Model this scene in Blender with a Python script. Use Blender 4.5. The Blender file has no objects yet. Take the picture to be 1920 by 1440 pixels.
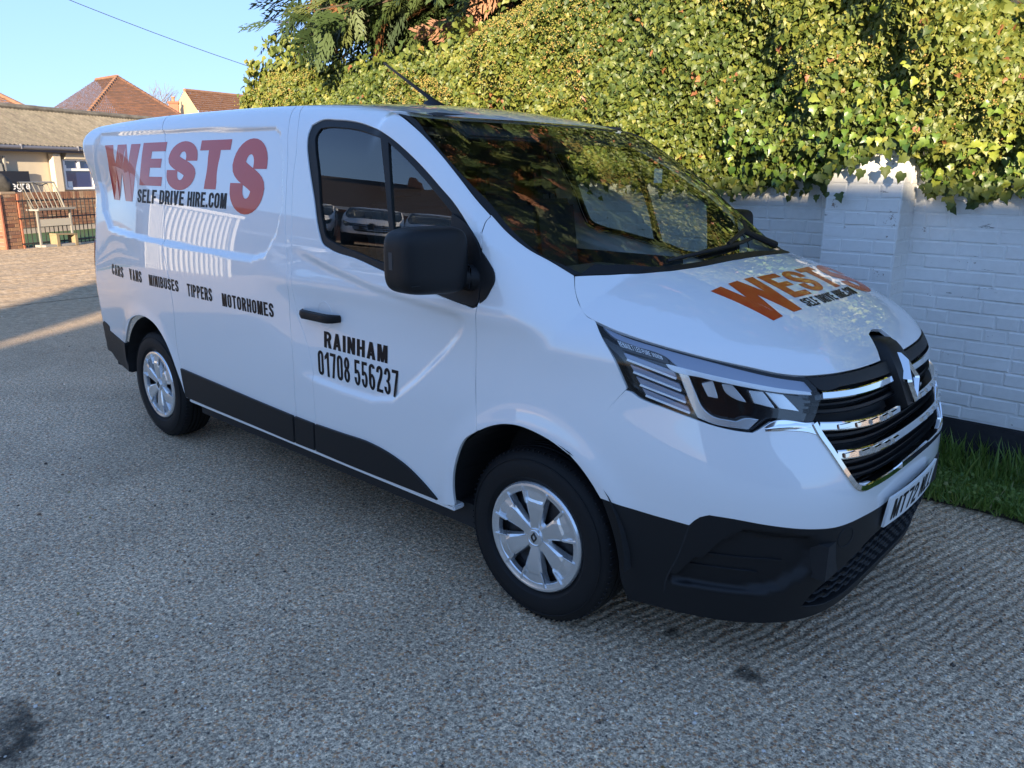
import bpy, bmesh, math, random
import numpy as np
from mathutils import Vector, Matrix
from mathutils.geometry import delaunay_2d_cdt
random.seed(7); np.random.seed(7)
SC = bpy.context.scene; COL = SC.collection
R = math.radians
# ---------------------------------------------------------------- camera
def make_camera():
    cam = bpy.data.cameras.new('camera'); o = bpy.data.objects.new('camera', cam); COL.objects.link(o)
    yaw, pitch, roll = R(132.3), R(15.02), R(.51)
    f = Vector((math.cos(yaw) * math.cos(pitch), math.sin(yaw) * math.cos(pitch), -math.sin(pitch)))
    r0 = Vector((math.sin(yaw), -math.cos(yaw), 0)); u0 = r0.cross(f)
    r = r0 * math.cos(roll) + u0 * math.sin(roll); u = -r0 * math.sin(roll) + u0 * math.cos(roll)
    m = Matrix((r, u, -f)).transposed().to_4x4(); m.translation = (1.719, -2.918, 1.627)
    o.matrix_world = m
    cam.sensor_width = 36; cam.sensor_fit = 'HORIZONTAL'; cam.lens = 36 * 1473.5 / 1920
    cam.clip_start = .05; cam.clip_end = 2000
    SC.camera = o
make_camera()
# ---------------------------------------------------------------- daylight
SUN_AZ = R(-50)      # direction towards the sun, angle from +x
SUN_EL = R(11.6)
w = bpy.data.worlds.new('World'); SC.world = w; w.use_nodes = True
nt = w.node_tree; bg = nt.nodes['Background']
sky = nt.nodes.new('ShaderNodeTexSky'); sky.sky_type = 'NISHITA'; sky.sun_disc = False
sky.sun_elevation = SUN_EL; sky.sun_rotation = math.pi / 2 - SUN_AZ
sky.air_density = 1.0; sky.dust_density = 0.; sky.ozone_density = 2.6; sky.altitude = 20
cool = nt.nodes.new('ShaderNodeMix'); cool.data_type = 'RGBA'; cool.blend_type = 'MULTIPLY'; cool.inputs['Factor'].default_value = 1
cool.inputs[7].default_value = (.78, 1.07, 1.66, 1)               # camera white balance of the clear sky
soft = nt.nodes.new('ShaderNodeGamma'); soft.inputs[1].default_value = .4   # the phone's compressed highlights: evens horizon and zenith
nt.links.new(sky.outputs[0], soft.inputs[0]); nt.links.new(soft.outputs[0], cool.inputs[6]); nt.links.new(cool.outputs[2], bg.inputs[0]); bg.inputs[1].default_value = .14
sd = bpy.data.lights.new('sun', 'SUN'); sd.energy = 5.0; sd.angle = R(.53); sd.color = (1, .83, .60)
so = bpy.data.objects.new('sun', sd); COL.objects.link(so)
sv = Vector((math.cos(SUN_AZ) * math.cos(SUN_EL), math.sin(SUN_AZ) * math.cos(SUN_EL), math.sin(SUN_EL)))
so.rotation_euler = (-sv).to_track_quat('-Z', 'Y').to_euler(); so.location = (0, 0, 30)
SC.view_settings.view_transform = 'Standard'; SC.view_settings.look = 'None'
SC.view_settings.gamma = 1; SC.view_settings.use_curve_mapping = False
SC.view_settings.exposure = 1.68

# ---------------------------------------------------------------- materials
def nmat(name):
    m = bpy.data.materials.new(name); m.use_nodes = True
    return m, m.node_tree, m.node_tree.nodes['Principled BSDF']
def mat(name, col, rough=.5, metal=0, coat=0, spec=.5, noise=0, nscale=20, bump=0, bscale=60, coat_rough=.03):
    m, t, b = nmat(name)
    b.inputs['Base Color'].default_value = (*col, 1); b.inputs['Roughness'].default_value = rough
    b.inputs['Metallic'].default_value = metal; b.inputs['Coat Weight'].default_value = coat
    b.inputs['Coat Roughness'].default_value = coat_rough; b.inputs['Specular IOR Level'].default_value = spec
    if noise or bump:
        tc = t.nodes.new('ShaderNodeTexCoord')
    if noise:
        n = t.nodes.new('ShaderNodeTexNoise'); n.inputs['Scale'].default_value = nscale; n.inputs['Detail'].default_value = 5
        t.links.new(tc.outputs['Object'], n.inputs['Vector'])
        mx = t.nodes.new('ShaderNodeMix'); mx.data_type = 'RGBA'
        mx.inputs['A'].default_value = (*[c * (1 - noise) for c in col], 1)
        mx.inputs['B'].default_value = (*[min(1, c * (1 + noise)) for c in col], 1)
        t.links.new(n.outputs[0], mx.inputs['Factor']); t.links.new(mx.outputs['Result'], b.inputs['Base Color'])
    if bump:
        n2 = t.nodes.new('ShaderNodeTexNoise'); n2.inputs['Scale'].default_value = bscale; n2.inputs['Detail'].default_value = 6
        t.links.new(tc.outputs['Object'], n2.inputs['Vector'])
        bp = t.nodes.new('ShaderNodeBump'); bp.inputs['Strength'].default_value = bump; bp.inputs['Distance'].default_value = .01
        t.links.new(n2.outputs[0], bp.inputs['Height']); t.links.new(bp.outputs[0], b.inputs['Normal'])
    return m
def glass_mat(name, tint, f0=.04, rough=0.0):
    m = bpy.data.materials.new(name); m.use_nodes = True; t = m.node_tree; t.nodes.clear()
    o = t.nodes.new('ShaderNodeOutputMaterial'); mix = t.nodes.new('ShaderNodeMixShader')
    tr = t.nodes.new('ShaderNodeBsdfTransparent'); tr.inputs[0].default_value = (*tint, 1)
    gl = t.nodes.new('ShaderNodeBsdfGlossy'); gl.inputs['Roughness'].default_value = rough
    # Schlick reflectance of both faces of the pane, the same from inside and outside
    lw = t.nodes.new('ShaderNodeLayerWeight'); lw.inputs[0].default_value = .5
    pw = t.nodes.new('ShaderNodeMath'); pw.operation = 'POWER'; pw.inputs[1].default_value = 4.5; t.links.new(lw.outputs['Facing'], pw.inputs[0])
    fr = t.nodes.new('ShaderNodeMath'); fr.operation = 'MULTIPLY_ADD'; fr.inputs[1].default_value = 1 - f0; fr.inputs[2].default_value = f0; t.links.new(pw.outputs[0], fr.inputs[0])
    t.links.new(fr.outputs[0], mix.inputs[0]); t.links.new(tr.outputs[0], mix.inputs[1]); t.links.new(gl.outputs[0], mix.inputs[2])
    t.links.new(mix.outputs[0], o.inputs[0])
    return m
M = {}
M['paint'] = mat('white_paint', (.87, .87, .87), .32, coat=1.0, coat_rough=.012, bump=.012, bscale=9)
M['black_plastic'] = mat('black_plastic', (.009, .0095, .011), .50, spec=.32, bump=.12, bscale=420)
M['black_gloss'] = mat('black_gloss', (.006, .006, .007), .12, coat=.6)
M['rubber'] = mat('rubber', (.008, .008, .009), .66, spec=.3, noise=.25, nscale=14, bump=.1, bscale=160)
M['dark'] = mat('dark_trim', (.012, .012, .013), .8)
M['cabin'] = mat('cabin_fabric', (.030, .031, .034), .85, noise=.3, nscale=60)
M['cabin2'] = mat('cabin_plastic', (.045, .047, .050), .6)
M['chrome'] = mat('chrome', (.86, .87, .88), .045, metal=1)
M['silver'] = mat('silver_paint', (.80, .81, .82), .25, metal=.8, coat=.3)
M['steel'] = mat('wheel_steel', (.02, .02, .022), .45, metal=.3)
M['paint'].node_tree.nodes['Principled BSDF'].inputs['Coat IOR'].default_value = 1.75
M['glass'] = glass_mat('side_glass', (.66, .74, .72), .15)
M['wsglass'] = glass_mat('windscreen_glass', (.90, .96, .93), .165)
M['lens'] = glass_mat('lamp_lens', (.93, .95, .96), .05)
M['red'] = mat('red_vinyl', (.60, .040, .014), .3, coat=.55, coat_rough=.015)
M['blacktext'] = mat('black_vinyl', (.004, .004, .007), .45, spec=.25)
M['hoodred'] = mat('orange_red_vinyl', (.56, .055, .012), .34, coat=.35, coat_rough=.02)
M['plate'] = mat('plate_white', (.78, .79, .78), .4)
M['red_lens'] = mat('red_lamp', (.25, .008, .008), .15, coat=1)
M['reflector'] = mat('lamp_reflector', (.85, .87, .90), .30, metal=.8)
M['lampgrey'] = mat('lamp_grey', (.30, .33, .42), .28, metal=.3)
M['drl'] = mat('lamp_white_guide', (.92, .93, .95), .25)

# ---------------------------------------------------------------- object helpers
def link(o, parent=None):
    COL.objects.link(o)
    if parent is not None: o.parent = parent
    return o
def tag(o, label=None, cat=None, group=None, kind=None):
    if label: o['label'] = label
    if cat: o['category'] = cat
    if group: o['group'] = group
    if kind: o['kind'] = kind
    return o
def empty(name, loc=(0, 0, 0), rz=0):
    o = bpy.data.objects.new(name, None); o.location = loc; o.rotation_euler = (0, 0, rz); COL.objects.link(o); return o
def mesh_obj(name, verts, faces, m=None, parent=None, smooth=False, normals=None):
    me = bpy.data.meshes.new(name)
    v = np.asarray(verts, np.float64)
    me.from_pydata(v.tolist(), [], [tuple(int(i) for i in f) for f in faces]); me.update()
    if m is not None: me.materials.append(m)
    if smooth or normals is not None:
        me.polygons.foreach_set('use_smooth', [True] * len(me.polygons))
    if normals is not None:
        me.normals_split_custom_set_from_vertices(np.asarray(normals).tolist())
    return link(bpy.data.objects.new(name, me), parent)
def auto_smooth(o, ang=35):
    me = o.data; me.polygons.foreach_set('use_smooth', [True] * len(me.polygons))
    bm = bmesh.new(); bm.from_mesh(me)
    for e in bm.edges:
        if len(e.link_faces) == 2 and e.calc_face_angle(0) > R(ang): e.smooth = False
    bm.to_mesh(me); bm.free(); return o
class MB:
    """collects boxes, tubes and prisms into one mesh"""
    def __init__(s): s.v = []; s.f = []
    def add(s, v, f):
        n = len(s.v); s.v += [tuple(q) for q in v]; s.f += [tuple(i + n for i in q) for q in f]; return s
    def box(s, c, d, rot=None):
        v = [Vector((x * d[0] / 2, y * d[1] / 2, z * d[2] / 2)) for x in (-1, 1) for y in (-1, 1) for z in (-1, 1)]
        if rot is not None: v = [rot @ q for q in v]
        v = [q + Vector(c) for q in v]
        return s.add(v, [(0, 1, 3, 2), (4, 6, 7, 5), (0, 4, 5, 1), (2, 3, 7, 6), (0, 2, 6, 4), (1, 5, 7, 3)])
    def tube(s, pts, r, n=8, cap=True):
        pts = [Vector(p) for p in pts]; rs = r if isinstance(r, (list, tuple)) else [r] * len(pts)
        base = len(s.v); up = Vector((0, 0, 1)); ring = []
        for i, p in enumerate(pts):
            d = (pts[min(i + 1, len(pts) - 1)] - pts[max(i - 1, 0)]).normalized()
            a = d.cross(up if abs(d.z) < .95 else Vector((1, 0, 0))).normalized(); b = d.cross(a)
            for k in range(n):
                t = 2 * math.pi * k / n; s.v.append(tuple(p + (a * math.cos(t) + b * math.sin(t)) * rs[i]))
        for i in range(len(pts) - 1):
            for k in range(n):
                k2 = (k + 1) % n
                s.f.append((base + i * n + k, base + i * n + k2, base + (i + 1) * n + k2, base + (i + 1) * n + k))
        if cap:
            s.f.append(tuple(base + k for k in range(n))[::-1]); s.f.append(tuple(base + (len(pts) - 1) * n + k for k in range(n)))
        return s
    def prism(s, poly, fn, a, b):
        """polygon (u,v) extruded between depths a and b; fn(u,v,w) gives the point"""
        n = len(poly); v = [fn(u, w_, a) for u, w_ in poly] + [fn(u, w_, b) for u, w_ in poly]
        f = [tuple(range(n))[::-1], tuple(range(n, 2 * n))] + [(i, (i + 1) % n, n + (i + 1) % n, n + i) for i in range(n)]
        return s.add(v, f)
    def build(s, name, m=None, parent=None, bevel=0, smooth=False, seg=2):
        o = mesh_obj(name, s.v, s.f, m, parent)
        bm = bmesh.new(); bm.from_mesh(o.data)
        bmesh.ops.recalc_face_normals(bm, faces=bm.faces)
        if bevel: bmesh.ops.bevel(bm, geom=list(bm.edges), offset=bevel, segments=seg, affect='EDGES', clamp_overlap=True)
        bm.to_mesh(o.data); bm.free()
        if smooth or bevel: auto_smooth(o, 38)
        return o
def lathe(prof, n=48, axis='Y'):
    v, f = [], []
    for i, (r, h) in enumerate(prof):
        for k in range(n):
            t = 2 * math.pi * k / n
            v.append((r * math.cos(t), h, r * math.sin(t)) if axis == 'Y' else (r * math.cos(t), r * math.sin(t), h))
    for i in range(len(prof) - 1):
        for k in range(n):
            k2 = (k + 1) % n; f.append((i * n + k, i * n + k2, (i + 1) * n + k2, (i + 1) * n + k))
    return v, f
# ---------------------------------------------------------------- body surface of the van
def cspline(xs, ys):
    xs = np.array(xs, float); ys = np.array(ys, float); n = len(xs)
    h = np.diff(xs); A = np.eye(n); r = np.zeros(n)
    for i in range(1, n - 1):
        A[i, i-1] = h[i-1]; A[i, i] = 2 * (h[i-1] + h[i]); A[i, i+1] = h[i]
        r[i] = 6 * ((ys[i+1] - ys[i]) / h[i] - (ys[i] - ys[i-1]) / h[i-1])
    m = np.linalg.solve(A, r)
    def f(x):
        x = np.asarray(x, float)
        i = np.clip(np.searchsorted(xs, x) - 1, 0, n - 2)
        xc = np.clip(x, xs[0], xs[-1])
        a = xs[i+1] - xc; b = xc - xs[i]; hh = h[i]
        v = (m[i] * a**3 + m[i+1] * b**3) / (6 * hh) + (ys[i] / hh - m[i] * hh / 6) * a + (ys[i+1] / hh - m[i+1] * hh / 6) * b
        s0 = (ys[1] - ys[0]) / h[0] - h[0] * m[1] / 6
        s1 = (ys[-1] - ys[-2]) / h[-1] + h[-1] * m[-2] / 6
        return v + np.where(x < xs[0], (x - xs[0]) * s0, 0) + np.where(x > xs[-1], (x - xs[-1]) * s1, 0)
    return f

def sstep(a, b, x):
    t = np.clip((x - a) / (b - a), 0, 1)
    return t * t * t * (t * (6 * t - 15) + 10)

def smax(a, b, k):
    h = np.maximum(k - np.abs(a - b), 0) / k
    return np.maximum(a, b) + h * h * k * 0.25
def smin(a, b, k):
    return -smax(-a, -b, k)

def poly_sd(px, pz, poly):
    """signed distance to a closed polygon, negative inside"""
    poly = np.asarray(poly, float); n = len(poly)
    d2 = np.full(px.shape, 1e9); ins = np.zeros(px.shape, bool)
    for i in range(n):
        ax, az = poly[i]; bx, bz = poly[(i + 1) % n]
        ex, ez = bx - ax, bz - az
        wx, wz = px - ax, pz - az
        t = np.clip((wx * ex + wz * ez) / (ex * ex + ez * ez + 1e-12), 0, 1)
        dx, dz = wx - ex * t, wz - ez * t
        d2 = np.minimum(d2, dx * dx + dz * dz)
        c = ((az <= pz) & (bz > pz)) | ((az > pz) & (bz <= pz))
        with np.errstate(divide='ignore', invalid='ignore'):
            xi = ax + (pz - az) * ex / (ez if ez != 0 else 1e-12)
        ins ^= c & (px < xi)
    return np.where(ins, -1, 1) * np.sqrt(d2)

S_side = cspline([.10, .35, .60, .85, 1.02, 1.15, 1.30, 1.50, 1.70, 1.85, 1.97],
                 [.925, .946, .964, .974, .976, .970, .956, .926, .880, .836, .800])
X_front = cspline([.12, .22, .32, .42, .55, .65, .75, .85, .95, 1.03, 1.12, 1.30],
                  [.912, .934, .962, .986, .996, .992, .973, .953, .925, .893, .84, .70])
H_mid = cspline([-.30, .10, .31, .45, .60, .74, .84, .90, 1.0],
                [1.44, 1.365, 1.318, 1.276, 1.218, 1.145, 1.075, 1.02, .90])
W_mid = cspline([-1.2, -.66, -.35, 0., .31, .9], [2.11, 1.850, 1.703, 1.512, 1.318, .91])
R_mid = cspline([-4.2, -3.9, -3.4, -2.6, -1.9, -1.4, -1.05, -.80, -.66, -.3],
                [1.930, 1.942, 1.960, 1.970, 1.966, 1.952, 1.925, 1.885, 1.850, 1.70])
PANEL = [(-3.775, 1.809), (-3.735, 1.848), (-2.873, 1.846), (-2.09, 1.834), (-1.684, 1.827), (-1.618, 1.800), (-1.551, 1.676), (-1.51, 1.477), (-1.547, 1.345), (-1.637, 1.242), (-1.756, 1.213),
         (-1.907, 1.213), (-2.694, 1.228), (-3.266, 1.247), (-3.643, 1.256), (-3.814, 1.366), (-3.887, 1.552)]
FOG = [(.775, .545), (.755, .560), (.63, .540), (.585, .490), (.60, .42), (.665, .345), (.72, .325), (.80, .325), (.832, .335), (.82, .40), (.80, .47)]
X0 = -.30
def G(p):
    x, y, z = p[..., 0], p[..., 1], p[..., 2]; ay = np.abs(y)
    b = S_side(z)
    cab = sstep(-1.9, -1.2, x)
    # belt shoulder and hollow of the cab door
    b = b + cab * (.010 * np.exp(-((z - 1.15) / .05) ** 2) - .012 * np.exp(-((z - .98) / .13) ** 2))
    dx = x - .0; dz = z - .36
    rr = np.sqrt(dx * dx + dz * dz)
    b = b + .012 * np.exp(-((rr - .41) / .05) ** 2)
    rr = np.sqrt((x + 3.098) ** 2 + dz * dz)
    b = b + .010 * np.exp(-((rr - .41) / .06) ** 2)
    a = X_front(z) - X0
    xr = np.maximum(x - X0, 0)
    b = b - (.115 + .030 * sstep(.8, 1.3, z) - .145 * sstep(1.40, 1.88, z)) * sstep(2.7, 4.45, -x)
    q = 4.7 - .7 * sstep(.62, .95, z)
    r = (xr / a) ** 2 + (ay / b) ** q
    g = (r - 1) / np.sqrt((2 * xr / a**2) ** 2 + (q * ay**(q - 1) / b**q) ** 2 + 1e-3)
    if RECESS:
        sd = poly_sd(x, z, PANEL)
        g = g + .022 * (1 - sstep(-.024, .008, sd)) * (ay > .5)
        # swept hollow of the door skin
        lo = np.interp(x, [-1.45, -1.25, -1.06, -.85, -.71, -.56, -.41, -.29, -.2], [.715, .695, .685, .685, .715, .825, .955, 1.07, 1.11])
        hi = np.interp(x, [-1.45, -1.365, -1.11, -.81, -.61, -.23], [1.305, 1.290, 1.232, 1.184, 1.164, 1.13])
        m = sstep(-.005, .045, z - lo) * sstep(-.015, .035, hi - z) * sstep(-1.45, -1.20, x) * (1 - sstep(-.38, -.25, x))
        g = g + .016 * m * (ay > .5)
        fs = poly_sd(ay, z, FOG)
        g = g + .032 * (1 - sstep(-.022, .008, fs)) * (x > .4)
    g = smax(g, -(x + 4.062) - .02 * ay ** 2, .12)
    Hh = H_mid(np.maximum(x, -.3)) - .150 * (ay / .8) ** 3.4
    gh = (z - Hh) * .90
    c = .32 - .33 * (np.clip(z, 1.0, 2.1) - 1.3)
    gw = (z - W_mid(x + c * (ay / .82) ** 2.2)) * .86
    gr = (z - R_mid(x) + .035 * (ay / .7) ** 2)
    gt = smin(gh, smax(gw, gr, .02), .004)
    k = .055 + .125 * sstep(1.30, 1.75, z) - .06 * sstep(1.3, 2.2, -x)
    k = k - .085 * sstep(1.3, 1.45, z) * sstep(-.98, -.85, x)
    return smax(g, gt, k)
RECESS = True
def Gw(p):
    x, y, z = p[..., 0], p[..., 1], p[..., 2]; ay = np.abs(y)
    c = .32 - .33 * (np.clip(z, 1.0, 2.1) - 1.3)
    return z - W_mid(x + .60 * c * (ay / .82) ** 2.0)
def Gn(p, G=None):
    G = G or globals()['G']
    e = 2e-3; n = np.empty(p.shape)
    for i in range(3):
        d = np.zeros(3); d[i] = e
        n[..., i] = G(p + d) - G(p - d)
    return n / np.maximum(np.linalg.norm(n, axis=-1, keepdims=True), 1e-12)
def hit(o, d, tmax, step=.04):
    """first crossing of the body surface along rays o + t d (vectorised)"""
    o = np.atleast_2d(o).astype(float); d = np.broadcast_to(np.asarray(d, float), o.shape)
    d = d / np.linalg.norm(d, axis=1, keepdims=True)
    n = len(o); lo = np.zeros(n); hi = np.full(n, np.nan); t = 0.; act = np.ones(n, bool)
    while t < tmax and act.any():
        t2 = t + step
        idx = np.where(act)[0]
        g = G(o[idx] + d[idx] * t2)
        h = g < 0
        lo[idx[h]] = t; hi[idx[h]] = t2; act[idx[h]] = False
        t = t2
    ok = ~np.isnan(hi); hi = np.where(ok, hi, 0)
    for _ in range(18):
        m = (lo + hi) / 2; g = G(o + d * m[:, None])
        lo = np.where(g > 0, m, lo); hi = np.where(g > 0, hi, m)
    q = o + d * hi[:, None]; q[~ok] = np.nan
    return q
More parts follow.
